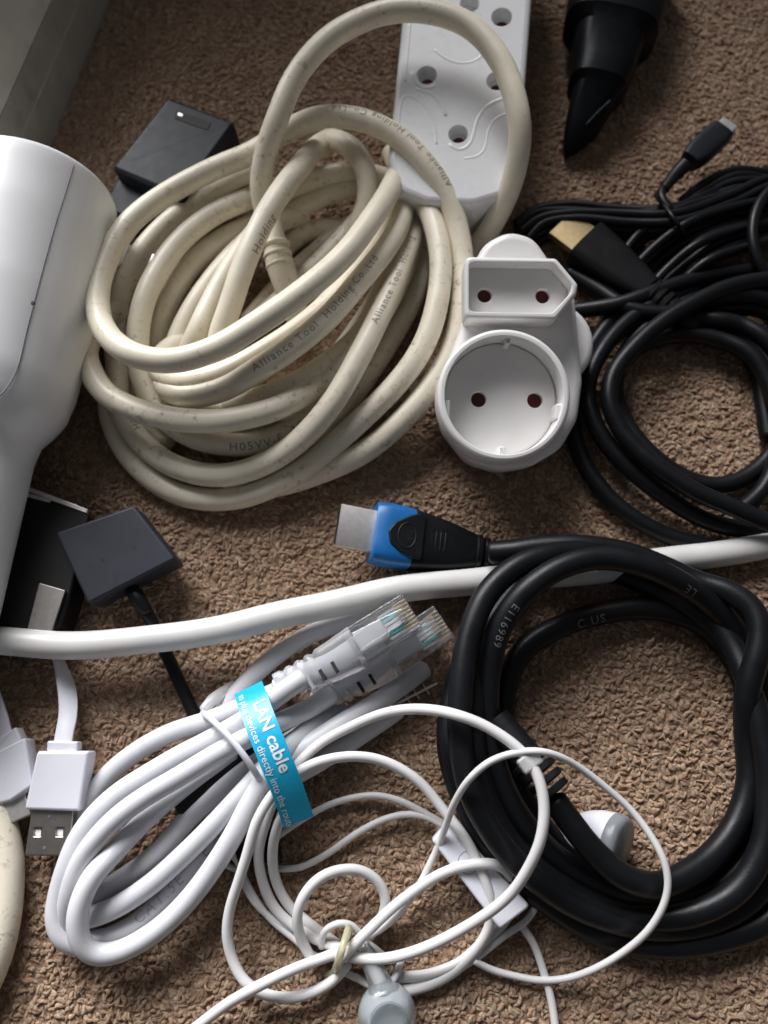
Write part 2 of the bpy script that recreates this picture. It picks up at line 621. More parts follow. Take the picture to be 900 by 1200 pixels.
def carpet_pile():
    pitch = 0.0022
    c = [P(0, 0), P(900, 0), P(900, 1200), P(0, 1200)]
    mg = 0.03
    y0, y1 = c[2].y - mg, c[0].y + mg
    pts = []
    row = 0
    y = y0
    while y < y1:
        f = (y - c[2].y) / (c[0].y - c[2].y)
        hw = abs(c[2].x) + (abs(c[0].x) - abs(c[2].x)) * f + mg
        xs = np.arange(-hw, hw, pitch) + (pitch / 2 if row % 2 else 0)
        pts.append(np.stack([xs, np.full_like(xs, y)], 1))
        y += pitch * 0.90
        row += 1
    pts = np.vstack(pts)
    pts += rng.normal(0, pitch * 0.22, pts.shape)
    # each tuft is two plied yarns arched over side by side
    m0 = len(pts)
    ang0 = rng.uniform(0, 2 * np.pi, m0) * 0.6 + 2.2 * np.sin(pts[:, 0] * 160 + 1.7 * np.sin(pts[:, 1] * 140)) + 1.1 * np.cos(pts[:, 1] * 210)
    sp = rng.uniform(0.25, 0.55, m0) * 0.001
    nv_ = np.stack([-np.sin(ang0), np.cos(ang0)], 1) * sp[:, None]
    tone0 = np.clip(rng.normal(0.5, 0.2, m0), 0, 1)
    pts = np.vstack([pts + nv_, pts - nv_])
    ang = np.concatenate([ang0, ang0]) + rng.normal(0, 0.35, 2 * m0)
    tone = np.clip(np.concatenate([tone0, tone0]) + rng.normal(0, 0.08, 2 * m0), 0, 1)
    n = len(pts)
    # a looped tuft: a short fat yarn arched over, five rings of five
    rings, sides = 5, 5
    t = np.linspace(-1, 1, rings)
    a = np.linspace(-2.2, 2.2, sides)              # the underside is never seen
    base = []
    for q in t:
        cx = q * 1.0
        cz = (1 - q * q) * 0.9
        rad = 0.62 * (1 - 0.45 * abs(q) ** 2.2)
        sl = -1.8 * q * 0.9
        T = np.array((1.0, sl)); T /= np.linalg.norm(T)
        N = np.array((-T[1], T[0]))
        for w in a:
            base.append((cx + rad * math.cos(w) * N[0], rad * math.sin(w) * 1.0, cz + rad * math.cos(w) * N[1]))
    base = np.array(base)
    nv = len(base)
    F = []
    for i in range(rings - 1):
        for j in range(sides - 1):
            F.append((i * sides + j, i * sides + j + 1, (i + 1) * sides + j + 1, (i + 1) * sides + j))
    F = np.array(F)
    lx = rng.uniform(0.80, 1.60, n) * 0.00105
    ly = rng.uniform(0.80, 1.20, n) * 0.00108
    lz = rng.uniform(0.75, 1.30, n) * 0.00080
    bend = rng.normal(0, 0.60, n)
    lean = rng.normal(0, 0.35, n)
    z0 = rng.normal(-0.0014, 0.00025, n)
    X = base[None, :, 0] * lx[:, None]
    Y = base[None, :, 1] * ly[:, None] + bend[:, None] * (base[None, :, 0] ** 2 - 0.4) * lx[:, None] + lean[:, None] * base[None, :, 2] * lz[:, None]
    Z = base[None, :, 2] * lz[:, None] + z0[:, None]
    ca, sa = np.cos(ang)[:, None], np.sin(ang)[:, None]
    V = np.stack([pts[:, 0, None] + X * ca - Y * sa, pts[:, 1, None] + X * sa + Y * ca, Z], -1).reshape(-1, 3)
    V += rng.normal(0, 0.00009, V.shape)
    FF = (F[None] + (np.arange(n) * nv)[:, None, None]).reshape(-1, 4)
    # loose fibres standing off the loops: bent slivers of two faces each
    m = 85000
    pick = rng.integers(0, n, m)
    hp = np.column_stack([pts[pick] + rng.normal(0, 0.0006, (m, 2)), rng.uniform(-0.0011, -0.0002, m)])
    d1 = rng.normal(0, 1, (m, 3)); d1[:, 2] = rng.uniform(0.15, 0.9, m); d1 /= np.linalg.norm(d1, axis=1)[:, None]
    d2 = d1 + rng.normal(0, 0.6, (m, 3)); d2[:, 2] -= 0.4; d2 /= np.linalg.norm(d2, axis=1)[:, None]
    sdv = np.cross(d1, rng.normal(0, 1, (m, 3))); sdv /= np.linalg.norm(sdv, axis=1)[:, None]
    ln = rng.uniform(0.5, 1.2, m)[:, None] * 0.001
    wd = rng.uniform(0.04, 0.09, m)[:, None] * 0.001
    q1 = hp + d1 * ln; q2 = q1 + d2 * ln
    HV = np.stack([hp - sdv * wd, hp + sdv * wd, q1 + sdv * wd, q1 - sdv * wd, q2 + sdv * wd * 0.5, q2 - sdv * wd * 0.5], 1).reshape(-1, 3)
    HF = np.array([(0, 1, 2, 3), (3, 2, 4, 5)])
    HF = (HF[None] + (np.arange(m) * 6)[:, None, None]).reshape(-1, 4) + len(V)
    tone_all = np.concatenate([np.repeat(tone, nv), np.repeat(np.clip(tone[pick] + 0.22, 0, 1), 6)])
    V = np.vstack([V, HV]); FF = np.vstack([FF, HF])
    me = bpy.data.meshes.new('mesh')
    me.vertices.add(len(V)); me.vertices.foreach_set('co', V.astype(np.float32).ravel())
    me.loops.add(FF.size); me.loops.foreach_set('vertex_index', FF.astype(np.int32).ravel())
    me.polygons.add(len(FF))
    me.polygons.foreach_set('loop_start', np.arange(0, FF.size, 4, dtype=np.int32))
    me.polygons.foreach_set('loop_total', np.full(len(FF), 4, dtype=np.int32))
    at = me.attributes.new('tone', 'FLOAT', 'POINT')
    at.data.foreach_set('value', tone_all.astype(np.float32))
    me.update(calc_edges=True)
    o = link('carpet_pile', me, M['carpet'], smooth=None)
    me.shade_smooth()
    tag(o, 'brown looped yarn pile of the carpet', 'carpet pile', kind='stuff')
carpet_pile()

# ================================================================== skirting board and wall at the upper left
A = P(128, 0); Bp = P(62, 160)
u = (A - Bp).normalized()
nrm = Vector((u.y, -u.x, 0))                      # out into the room
# height of the front face: the pale line runs through pixel (66, 0)
def wall_height(px, py, off=0.0):
    d = ray(px, py)
    q = A - nrm * off
    t = (q - CAM).dot(nrm) / d.dot(nrm)
    return (CAM + d * t).z
h1 = wall_height(64, 0)
h1 = min(max(h1, 0.012), 0.09)
def wallprism(name, prof, mat, l0=-0.9, l1=1.2, parent=None):
    bm = bmesh.new()
    R = []
    for l in (l0, l1):
        R.append([bm.verts.new(A + u * l + nrm * p[0] + Vector((0, 0, p[1]))) for p in prof])
    n = len(prof)
    for i in range(n):
        bm.faces.new((R[0][i], R[0][(i + 1) % n], R[1][(i + 1) % n], R[1][i]))
    bm.faces.new(R[0]); bm.faces.new(R[1][::-1])
    return link(name, from_bm(bm), mat, parent, local=False, smooth=30)
sk = empty('skirting_board', 'off-white skirting board, its face greyed to hold shade, behind the white appliance', 'skirting board', A)
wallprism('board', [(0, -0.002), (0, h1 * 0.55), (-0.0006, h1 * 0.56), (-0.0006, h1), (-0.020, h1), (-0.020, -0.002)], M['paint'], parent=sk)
wallprism('moulding', [(-0.0012, h1 + 0.0001), (-0.003, h1 + 0.006), (-0.008, h1 + 0.013), (-0.010, h1 + 0.019), (-0.0205, h1 + 0.019), (-0.0205, h1 + 0.0001)], M['paintlit'], parent=sk)
w = wallprism('wall', [(-0.0208, -0.002), (-0.0208, 0.30), (-0.10, 0.30), (-0.10, -0.002)], M['paint'], l0=0.10)  # unseen wall section, its height and start chosen to shade the far carpet
tag(w, 'grey wall section out of view, raised to shade the far carpet', 'wall', kind='structure')
w = wallprism('low_wall', [(-0.0208, -0.002), (-0.0208, h1 + 0.03), (-0.10, h1 + 0.03), (-0.10, -0.002)], M['paint'], l1=0.0999)  # wall section kept low so light reaches the appliance
tag(w, 'low grey wall section above the skirting board, cut down to let light over', 'low wall', kind='structure')

# ================================================================== cream extension cable coil
def Z5(x, y): return (90 + x / 1.875, 110 + y / 1.875)
coil = empty('cable_coil', 'heap of dirty cream mains cable coiled in many turns', 'cable', P(325, 400, 0))
CR = 3.95
turns = {}
def turn(key, pts, conv=Z5, closed=False):
    o, p = tube('cable_turn', ppts(pts, conv), CR, M['cream'], coil, closed=closed, sides=18)
    turns[key] = p
ID = lambda x, y: (x, y)
# the standing loop over the socket strip
turn('A', [(345, 345, 8), (318, 275, 17), (306, 225, 26), (312, 182, 34), (322, 148, 40), (346, 90, 46), (396, 38, 50), (468, 12, 52), (540, 24, 52), (588, 75, 50), (609, 150, 44), (600, 215, 32), (575, 268, 18), (545, 302, 8), (510, 330, 5)], ID)
# outer turn: floor, right side, top, left, then the uppermost diagonal across the front
turn('B', [(330, 868, 4), (440, 862, 4), (540, 828, 6), (630, 785, 9), (712, 722, 13), (782, 640, 16), (828, 545, 18), (845, 450, 20), (846, 350, 22), (823, 250, 26), (772, 160, 31), (705, 92, 33), (620, 56, 34), (535, 52, 33), (465, 80, 31), (390, 128, 29), (300, 165, 27), (200, 218, 26), (120, 280, 27), (72, 350, 28), (46, 430, 30), (60, 515, 34), (118, 570, 37), (200, 587, 38), (295, 563, 39), (400, 503, 40), (500, 432, 40), (590, 352, 38), (655, 265, 34), (692, 200, 27), (715, 140, 20), (730, 80, 14)])
turn('C', [(690, 130, 12), (725, 190, 18), (768, 245, 22), (797, 340, 24), (797, 430, 24), (766, 540, 22), (702, 640, 18), (612, 730, 14), (522, 802, 10), (440, 856, 8), (350, 889, 5), (250, 886, 4), (170, 850, 4), (110, 792, 4), (80, 730, 4), (72, 670, 4), (90, 600, 4)])
turn('T', [(755, 230, 8), (745, 290, 14), (715, 380, 20), (670, 480, 24), (612, 590, 25), (550, 692, 22), (480, 772, 17), (400, 820, 13), (300, 838, 11), (200, 812, 10), (130, 750, 10), (95, 680, 10), (90, 600, 9)])
turn('L', [(95, 470, 12), (45, 515, 16), (20, 568, 19), (32, 613, 21), (65, 658, 22), (125, 691, 23), (200, 712, 24), (275, 718, 25), (350, 713, 25), (440, 692, 23), (520, 645, 18), (590, 570, 12), (650, 470, 8), (690, 380, 6)])
turn('H', [(440, 205, 18), (385, 225, 19), (300, 265, 19), (230, 322, 19), (180, 390, 19), (146, 460, 19), (132, 540, 17), (142, 620, 15), (182, 698, 13), (248, 750, 12), (310, 769, 12), (370, 772, 12), (440, 755, 11), (520, 700, 8), (580, 620, 5)])
turn('G1', [(420, 160, 12), (380, 172, 13), (290, 215, 13), (210, 275, 12), (150, 340, 11), (110, 400, 10), (88, 470, 9), (84, 560, 8), (95, 640, 6), (130, 710, 4), (200, 770, 4)])
turn('G3', [(440, 260, 11), (380, 290, 12), (320, 320, 12), (260, 370, 11), (210, 440, 10), (175, 520, 8), (172, 600, 6), (215, 680, 4), (300, 720, 4)])
turn('E', [(560, 100, 14), (528, 118, 20), (498, 148, 28), (455, 205, 34), (405, 290, 36), (365, 380, 34), (336, 470, 30), (312, 550, 24), (320, 620, 16), (380, 680, 9)])
turn('F', [(420, 270, 18), (360, 350, 21), (308, 440, 21), (265, 525, 20), (240, 590, 13), (250, 660, 8)])
turn('S1', [(250, 530, 10), (195, 570, 14), (183, 605, 20), (225, 632, 24), (320, 616, 27), (420, 562, 28), (520, 490, 27), (610, 395, 23), (670, 300, 16), (690, 220, 10)])
turn('S2', [(270, 570, 10), (210, 600, 14), (196, 642, 20), (240, 664, 24), (320, 649, 27), (400, 604, 30), (480, 550, 31), (560, 484, 31), (630, 404, 29), (682, 332, 26), (714, 268, 21), (722, 200, 14)])
turn('N1', [(735, 220, 6), (738, 330, 12), (692, 430, 15), (640, 508, 17), (580, 572, 18), (500, 628, 18), (420, 662, 18), (330, 690, 14)])
turn('N2', [(765, 250, 4), (760, 320, 7), (750, 410, 8), (705, 515, 9), (640, 615, 9), (560, 712, 8), (470, 792, 5)])
turn('K1', [(400, 330, 7), (460, 268, 9), (520, 236, 11), (580, 212, 12), (670, 205, 9), (720, 240, 6)])
turn('K2', [(420, 235, 12), (470, 205, 15), (540, 182, 16), (610, 172, 15), (690, 190, 10)])
turn('K3', [(430, 360, 4), (500, 306, 4), (570, 300, 4), (650, 330, 4), (680, 420, 4), (620, 560, 4), (500, 660, 4), (350, 720, 4), (230, 690, 4), (200, 560, 4), (270, 440, 4)])
turn('M', [(560, 100, 18), (598, 115, 22), (630, 155, 22), (642, 215, 19), (622, 285, 14), (580, 335, 9)])
turn('K5', [(170, 540, 4), (190, 660, 4), (280, 738, 4), (400, 742, 4), (520, 682, 4), (620, 580, 4), (690, 450, 4), (700, 330, 4)])
turn('K6', [(215, 560, 9), (250, 650, 11), (320, 690, 12), (420, 688, 12), (530, 622, 12), (625, 510, 11), (690, 390, 10), (700, 290, 7)])
turn('K7', [(380, 500, 4), (450, 420, 4), (525, 352, 4), (600, 290, 4), (690, 262, 4)])
turn('K8', [(330, 560, 8), (420, 480, 10), (500, 405, 11), (575, 330, 11), (630, 262, 10), (650, 200, 8)])
turn('K9', [(220, 640, 9), (215, 570, 11), (245, 490, 13), (300, 405, 14), (365, 335, 14), (430, 288, 12), (500, 262, 8)])
turn('N3', [(750, 260, 10), (735, 340, 15), (705, 420, 17), (655, 505, 19), (600, 580, 19), (540, 640, 17), (450, 700, 12)])
# lettering printed on the jacket
tube_text('Alliance Tool  Holding Co.,Ltd', turns['S2'], CR, 0.36, 0.0036, M['ink'], coil, angle=18, spacing=1.25)
tube_text('Alliance Tool  Holding', turns['T'], CR, 0.66, 0.0036, M['ink'], coil, angle=10, flip=True, spacing=1.25)
tube_text('H05VV-F  3G', turns['H'], CR, 0.735, 0.0038, M['ink'], coil, angle=-8, spacing=1.2)
tube_text('Holding', turns['E'], CR, 0.42, 0.0040, M['ink'], coil, angle=-30, flip=True, spacing=1.2)
tube_text('Alliance Tool Holding Co.,Ltd', turns['B'], CR, 0.30, 0.0034, M['ink'], coil, angle=-42, flip=False, spacing=1.2)
tube_text('H05VV-F', turns['T'], CR, 0.86, 0.0036, M['ink'], coil, angle=-30, spacing=1.1)
# moulded strain relief inside the coil
path = catmull(ppts([(316, 232, 24), (320, 270, 22), (328, 310, 19), (342, 350, 14), (352, 385, 9)]))
srm = link('strain_relief', tube_mesh(path, [0.0026, 0.0036, 0.0050, 0.0048, 0.0040], 18), M['cream'], coil, local=False, smooth=50)
for k, f in enumerate((0.40, 0.47, 0.54)):
    i = int(f * (len(path) - 1))
    T, N, B = frames(path)
    ringp = [Vector(path[i] + 0.0046 * (math.cos(a) * N[i] + math.sin(a) * B[i])) for a in np.linspace(0, 2 * math.pi, 16, endpoint=False)]
    tube('ridge', ringp, 0.9, M['cream'], srm, closed=True, sides=8, step=0.001)

# ================================================================== white multi-socket strip
F = Frame(528, 238, 14, yaw=-5.5, pitch=9, roll=-3)
st = empty('socket_strip', 'white socket strip with round holes under the cream cable loop', 'socket strip', matrix=F.m)
TH = 27.0
fc = TH - 10.0      # face height above the frame origin
L = lambda x, y: F.px(x, y, fc)
w2 = (L(612, 150)[0] - L(458, 150)[0]) / 2
cx0 = (L(612, 150)[0] + L(458, 150)[0]) / 2
yb = L(530, 238)[1]
out = [(cx0 + w2, yb + 0.165), (cx0 - w2, yb + 0.165), (cx0 - w2, yb + 0.016), (cx0 - w2 * 0.80, yb + 0.004), (cx0 - w2 * 0.35, yb), (cx0 + w2 * 0.35, yb), (cx0 + w2 * 0.80, yb + 0.004), (cx0 + w2, yb + 0.016)]
out = round_poly(out, 0.007, 6)
HOLES = [(500, 88, 12.0), (582, 95, 12.0), (537, 157, 11.5), (588, 20, 12.5), (505, 14, 12.0)]
hs = []
for hx, hy, hr in HOLES:
    c = L(hx, hy); r = hr / FPX * 0.272
    hs.append((circle(c[0], c[1], r, 28), 0.0046))
p1, p2 = L(500, 88), L(537, 157)
dy = 0.052
for q in (1, 2):                                  # the next outlets, beyond the top edge
    for hx, hy, hr in HOLES[:3]:
        c = L(hx, hy)
        hs.append((circle(c[0], c[1] + dy * q, hr / FPX * 0.272, 24), 0.0046))
link('body', solid(out, -0.010, fc * 0.001, 0.0022, hs), M['strip'], st)
for hx, hy, hr in HOLES:
    c = L(hx, hy); r = hr / FPX * 0.272
    me = solid(circle(c[0] + 0.0003, c[1] - 0.0009, r * 0.68, 20), fc * 0.001 - 0.00455, fc * 0.001 - 0.0040, 0.0001)
    link('shutter', me, M['shutter'], st)
RG = [[(215, 470), (290, 490), (340, 540), (370, 610)],
      [(120, 690), (130, 560), (152, 500), (205, 515), (270, 570), (308, 640), (322, 760)],
      [(310, 260), (370, 310), (450, 335), (530, 320), (572, 278)],
      [(760, 500), (690, 515), (600, 550), (545, 610), (520, 690), (498, 765), (440, 795), (388, 760)],
      [(740, 590), (680, 602), (622, 634), (592, 690), (580, 780), (545, 822), (470, 836)],
      [(182, 120), (170, 270), (156, 430)],
      [(195, 380), (215, 445), (265, 470), (320, 450)]]
for k, g in enumerate(RG):
    pts = [Vector((*L(440 + x / 4.5, y / 4.5), fc * 0.001 - (0.00150 if k in (0, 3, 6) else 0.00108))) for x, y in g]
    tube('ridge', pts, 1.8 if k in (0, 3, 6) else 1.3, M['strip'], st, sides=8, local=True)

# ================================================================== white adapter (two kinds of socket)
F = Frame(591, 462, 36, yaw=-2, pitch=17, roll=1)
ad = empty('plug_adapter', 'white travel plug adapter with round recessed socket and flat hexagonal socket', 'plug adapter', matrix=F.m)
def LP(pts, z): return [F.px(x, y, z) for x, y in pts]
# lower body and tongue
body = [(520, 500), (513, 460), (528, 415), (545, 372), (552, 330), (556, 305), (570, 280), (598, 266), (628, 274), (646, 300), (664, 320), (677, 345), (682, 400), (686, 445), (680, 490), (660, 525), (625, 546), (590, 551), (552, 540)]
body = round_poly(LP(body, -11), 0.010, 7)
link('body', solid(body, -0.030, -0.0130, 0.0026), M['adapter'], ad)
disc = [F.px(645, 405, -22)[0], F.px(645, 405, -22)[1]]
link('plug_base', solid(circle(disc[0], disc[1], 0.0142, 40), -0.034, -0.019, 0.0022), M['adapter'], ad)
for s in (-1, 1):
    me = lathe([(0.0, -0.050), (0.0020, -0.0495), (0.0024, -0.048), (0.0024, -0.0335), (0.0, -0.0335)], 16)
    me.transform(Matrix.Translation((disc[0] - 0.012 + s * 0.0095, disc[1] - 0.008, 0)))
    link('pin', me, M['steel'], ad)
# hexagonal socket
hexo = [(545, 300), (652, 302), (678, 333), (676, 345), (652, 375), (545, 373)]
hexo = round_poly(LP(hexo, -3), 0.0022, 4)
hexi = [(549, 307), (649, 308), (671, 334), (669, 343), (647, 367), (549, 365)]
hexi = round_poly(LP(hexi, -3), 0.0022, 4)
hx = link('flat_socket', solid(hexo, -0.0145, -0.003, 0.0011, [(hexi, 0.0100)]), M['adapter'], ad)
hh = [(circle(*F.px(x, y, -9), 0.0023, 22), 0.0028) for x, y in ((568, 346), (636, 347))]
link('socket_floor', solid(inset(ccw(hexi), 0.00006), -0.0129, -0.0090, 0.0002, hh), M['adapter'], hx)
for x, y in ((568, 346), (636, 347)):
    c = F.px(x, y, -9)
    link('shutter', solid(circle(c[0], c[1], 0.00225, 20), -0.01178, -0.0110, 0.00005), M['shutter'], hx)
# round socket
cc = F.px(591, 463, 0)
cr = F.px(669, 463, 0)[0] - cc[0]
cup = link('round_socket', solid(circle(cc[0], cc[1], cr, 72), -0.0145, 0.0, 0.0011, [(circle(cc[0], cc[1], cr - 0.0022, 72), 0.0140)]), M['adapter'], ad)
FD = -9.5
hh = [(circle(*F.px(x, y, FD), 0.0025, 22), 0.0030) for x, y in ((561, 468), (627, 469))]
link('socket_floor', solid(circle(cc[0], cc[1], cr - 0.00227, 72), -0.0139, FD * 0.001, 0.0009, hh), M['adapter'], cup)
for x, y in ((561, 468), (627, 469)):
    c = F.px(x, y, FD)
    link('shutter', solid(circle(c[0], c[1], 0.00245, 20), -0.01248, -0.0118, 0.00005), M['shutter'], cup)
for (x, y, w, h, zt) in ((595, 398, 0.0016, 0.0034, -0.0030), (588, 529, 0.0022, 0.0030, -0.0030)):
    c = F.px(x, y, -4)
    link('earth_clip', solid(rbox(c[0], c[1], w, h, 0.0004), -0.0098, zt, 0.0005), M['white'], cup)
for s_ in (-1, 1):
    link('guide_rib', solid(rbox(cc[0] + s_ * (cr - 0.0030), cc[1] - 0.0042, 0.0022, 0.0048, 0.0005), -0.0098, -0.0018, 0.0005), M['adapter'], cup)

# ================================================================== white hand-held appliance
ap = empty('white_appliance', 'large white plastic hand-held appliance body with a narrower handle', 'appliance', P(20, 330, 0))
axis_pts = [(37, 232, 29.0), (27, 285, 29.0), (10, 364, 28.6), (-10, 455, 28.0), (-15, 478, 27.4), (-24, 510, 26), (-30, 535, 25), (-42, 590, 24), (-62, 680, 23), (-85, 780, 22)]
rad = [28.6, 28.4, 27.6, 25.6, 24.0, 18.6, 17.6, 17.2, 16.6, 16.2]
pw = [P(x, y, z) for x, y, z in axis_pts]
cum = [0]
for a, b in zip(pw, pw[1:]): cum.append(cum[-1] + (b - a).length)
def pos(s):
    return Vector([np.interp(s, cum, [p[k] for p in pw]) for k in range(3)])
secs = []
ss = list(np.linspace(0, cum[-1], 70))
d0 = (pw[1] - pw[0]).normalized()
prof = [(-0.0012, 0.0), (-0.0012, 0.955), (-0.0008, 0.98), (0.0, 0.995), (0.0010, 1.0)]
def ringpts(p, d, r):
    r = float(r)
    side = d.cross(Vector((0, 0, 1))).normalized()
    up = side.cross(d).normalized()
    return [p + r * (math.cos(a) * side + math.sin(a) * up) for a in np.linspace(0, 2 * math.pi, 56, endpoint=False)]
for dz, f in prof[1:]:
    secs.append(ringpts(pw[0] + d0 * dz, d0, rad[0] * 0.001 * f))
for s in ss[2:]:
    p = pos(s); q = pos(min(s + 0.004, cum[-1])); pr = pos(max(0, s - 0.004))
    secs.append(ringpts(p, (q - pr).normalized(), np.interp(s, cum, rad) * 0.001))
apb = link('housing', loft(secs), M['white'], ap, local=False, smooth=35)
# parting line: from the rim down the barrel, swinging to the left at its end
sd = np.linspace(0, cum[-1], 500)
PD = np.array([pos(q) for q in sd]); RD = np.interp(sd, cum, rad) * 0.001
def on_barrel(px, py, lift=0.00005):
    """where the view line through a pixel meets the barrel, set exactly on its surface"""
    d = ray(px, py).normalized()
    for k in range(900):
        q = np.array(CAM + d * (0.10 + k * 0.00025))
        dist = np.linalg.norm(PD - q, axis=1)
        i = int(np.argmin(dist - RD))
        if dist[i] < RD[i]:
            v = (q - PD[i]) / dist[i]
            return Vector(PD[i] + v * (RD[i] + lift))
    return CAM + d * 0.24
seam = [(86, 194), (75, 230), (62, 272), (46, 330), (31, 388), (19, 435), (6, 458), (-8, 470)]
tube('seam', [on_barrel(*p) for p in seam], 0.22, M['groove'], ap, sides=8)
q = on_barrel(38, 355)
me = lathe([(0, 0.0002), (0.0006, 0.0001), (0.0007, -0.0004)], 14)
me.transform(Matrix.Translation(q))
link('vent_dot', me, M['hole'], ap, local=False)

# ================================================================== dark charger, upper left
F = Frame(200, 170, 21, yaw=-129 + 90, pitch=4, roll=0)
ch = empty('wall_charger', 'slate grey wall charger block with a port behind the cable heap', 'charger', matrix=F.m)
top = LP([(197, 113), (276, 143), (212, 232), (130, 197)], 0)
link('body', solid(round_poly(top, 0.0018, 4), -0.021, 0.0, 0.0016), M['slate'], ch)
pt = LP([(207, 129), (248, 144), (243, 153), (204, 139)], 0)
link('port', solid(round_poly(pt, 0.0006, 3), -0.002, 0.00018, 0.00012), M['hole'], ch)
pt2 = LP([(209, 131.5), (215, 134), (213, 137), (208, 135)], 0.3)
link('port_contact', solid(round_poly(pt2, 0.0002, 2), 0.00005, 0.0004, 0.0001), M['steel'], ch)
cl = LP([(138, 206), (192, 228), (166, 258), (118, 246)], -6)
link('plug_collar', solid(round_poly(cl, 0.002, 4), -0.021, -0.006, 0.0012), M['slate'], ch)
tube('pin', [P(150, 288, 13), P(141, 312, 13)], 1.15, M['steel'], ch, sides=12)
tube('pin', [P(182, 300, 13), P(172, 322, 13)], 1.15, M['steel'], ch, sides=12)

# ================================================================== black box with chrome edge (left, under the appliance)
F = Frame(20, 650, 8, yaw=-12, pitch=0, roll=0)
bx = empty('black_box', 'flat black plastic box with a silver trim line under the white appliance', 'box', matrix=F.m)
bo = LP([(-70, 560), (26, 566), (106, 602), (82, 700), (70, 738), (-70, 745)], 4)
link('body', solid(round_poly(bo, 0.003, 4), -0.0078, 0.004, 0.0010), M['blackdull'], bx)
link('trim', solid(LP([(20, 565), (103, 597), (102, 602), (19, 571)], 4.2), 0.0030, 0.0046, 0.0002), M['steel'], bx)
link('trim', solid(LP([(20, 574), (60, 585), (58, 589), (19, 579)], 4.2), 0.0030, 0.0043, 0.0002), M['steel'], bx)
link('metal_plate', solid(round_poly(LP([(46, 683), (77, 692), (60, 742), (32, 737)], 5.2), 0.0004, 2), 0.0036, 0.0054, 0.0002), M['dullsteel'], bx)

# ================================================================== dark grey receiver box with a cable
F = Frame(135, 650, 17, yaw=22, pitch=2, roll=-2)
ir = empty('receiver_box', 'small matte grey square box with a thin black cable leaving one side', 'receiver', matrix=F.m)
qd = LP([(64, 624), (157, 592), (206, 655), (103, 708)], 0)
link('body', solid(round_poly(qd, 0.0012, 4), -0.0115, 0.0, 0.0009), M['irbox'], ir)
for x, y in ((120, 656), (157, 641)):
    c = F.px(x, y, 0)
    link('pinhole', solid(circle(c[0], c[1], 0.00055, 14), -0.0004, 0.00006, 0.00004), M['hole'], ir)
tube('strain_relief', ppts([(153, 690, 11), (161, 700, 11), (172, 718, 10)]), [2.2, 2.6, 2.0], M['black'], ir, sides=14)
tube('cable', ppts([(160, 697, 11), (178, 730, 8), (203, 782, 4), (224, 828, 2.2), (240, 862, 2.2), (255, 890, 2.2), (262, 905, 3)]), 2.05, M['black'], ir, sides=14)
jp = catmull(ppts([(214, 948, 5.0), (232, 930, 5.0), (258, 906, 5.0), (300, 880, 5.0), (330, 865, 5)]))
link('plug', tube_mesh(jp, [0.0040, 0.0046, 0.0046, 0.0046, 0.003], 16), M['blackdull'], ir, local=False, smooth=50)

# small black block under the blue label
F = Frame(292, 980, 6, yaw=25)
bb = empty('black_block', 'small black block lying under the coiled network cable', 'block', matrix=F.m)
link('body', solid(round_poly(LP([(262, 955), (310, 945), (330, 1010), (280, 1015)], 1), 0.0012, 3), -0.006, 0.001, 0.0006), M['blackdull'], bb)
for x, y in ((283, 985), (296, 980)):
    c = F.px(x, y, 1)
    link('screw_hole', solid(circle(c[0], c[1], 0.0006, 12), 0.0, 0.00106, 0.00003), M['inkgrey'], bb)

# ================================================================== white mains cable across the middle
mc = empty('mains_cable', 'thick white mains cable running across the whole carpet', 'cable', P(300, 730, 0))
tube('cable', ppts([(-60, 748, 13), (0, 752, 13), (70, 756, 13), (160, 751, 13), (260, 737, 13.5), (360, 714, 14), (450, 694, 12), (540, 683, 8), (620, 675, 5), (700, 668, 4.5), (790, 656, 4.5), (860, 646, 4.5), (960, 628, 4.5)]), 4.35, M['mains'], mc, sides=20)
ec = empty('cream_cable', 'worn cream cable end curving beside the white usb plugs', 'cable', P(0, 1040, 0))
tube('cable', ppts([(-90, 880, 5), (-40, 900, 5), (-8, 945, 5), (8, 1000, 5), (9, 1050, 5), (0, 1105, 5), (-22, 1160, 5), (-60, 1220, 5)]), 4.6, M['cream'], ec, sides=20)

# ================================================================== flat white usb cables
def ribbon(name, pts, width, thick, mat, parent):
    """pts: (px, py, z, angle): a flat strip; angle turns its width about its run (0 = lying flat)"""
    path4 = catmull([(*P(p[0], p[1], p[2]), math.radians(p[3])) for p in pts])
    path = path4[:, :3]; ang = path4[:, 3]
    T = np.gradient(path, axis=0); T /= np.linalg.norm(T, axis=1)[:, None]
    secs = []
    for p, t, a in zip(path, T, ang):
        side = np.cross(t, (0, 0, 1.0)); side /= np.linalg.norm(side)
        up = np.cross(side, t)
        s = side * math.cos(a) + up * math.sin(a)
        n = np.cross(s, t)
        w, h = width / 2000, thick / 2000
        q = [(w, -h * .6), (w, h * .6), (w * .86, h), (-w * .86, h), (-w, h * .6), (-w, -h * .6), (-w * .86, -h), (w * .86, -h)]
        secs.append([Vector(p + s * x + n * y) for x, y in q])
    return link(name, loft(secs), mat, parent, local=False, smooth=40)

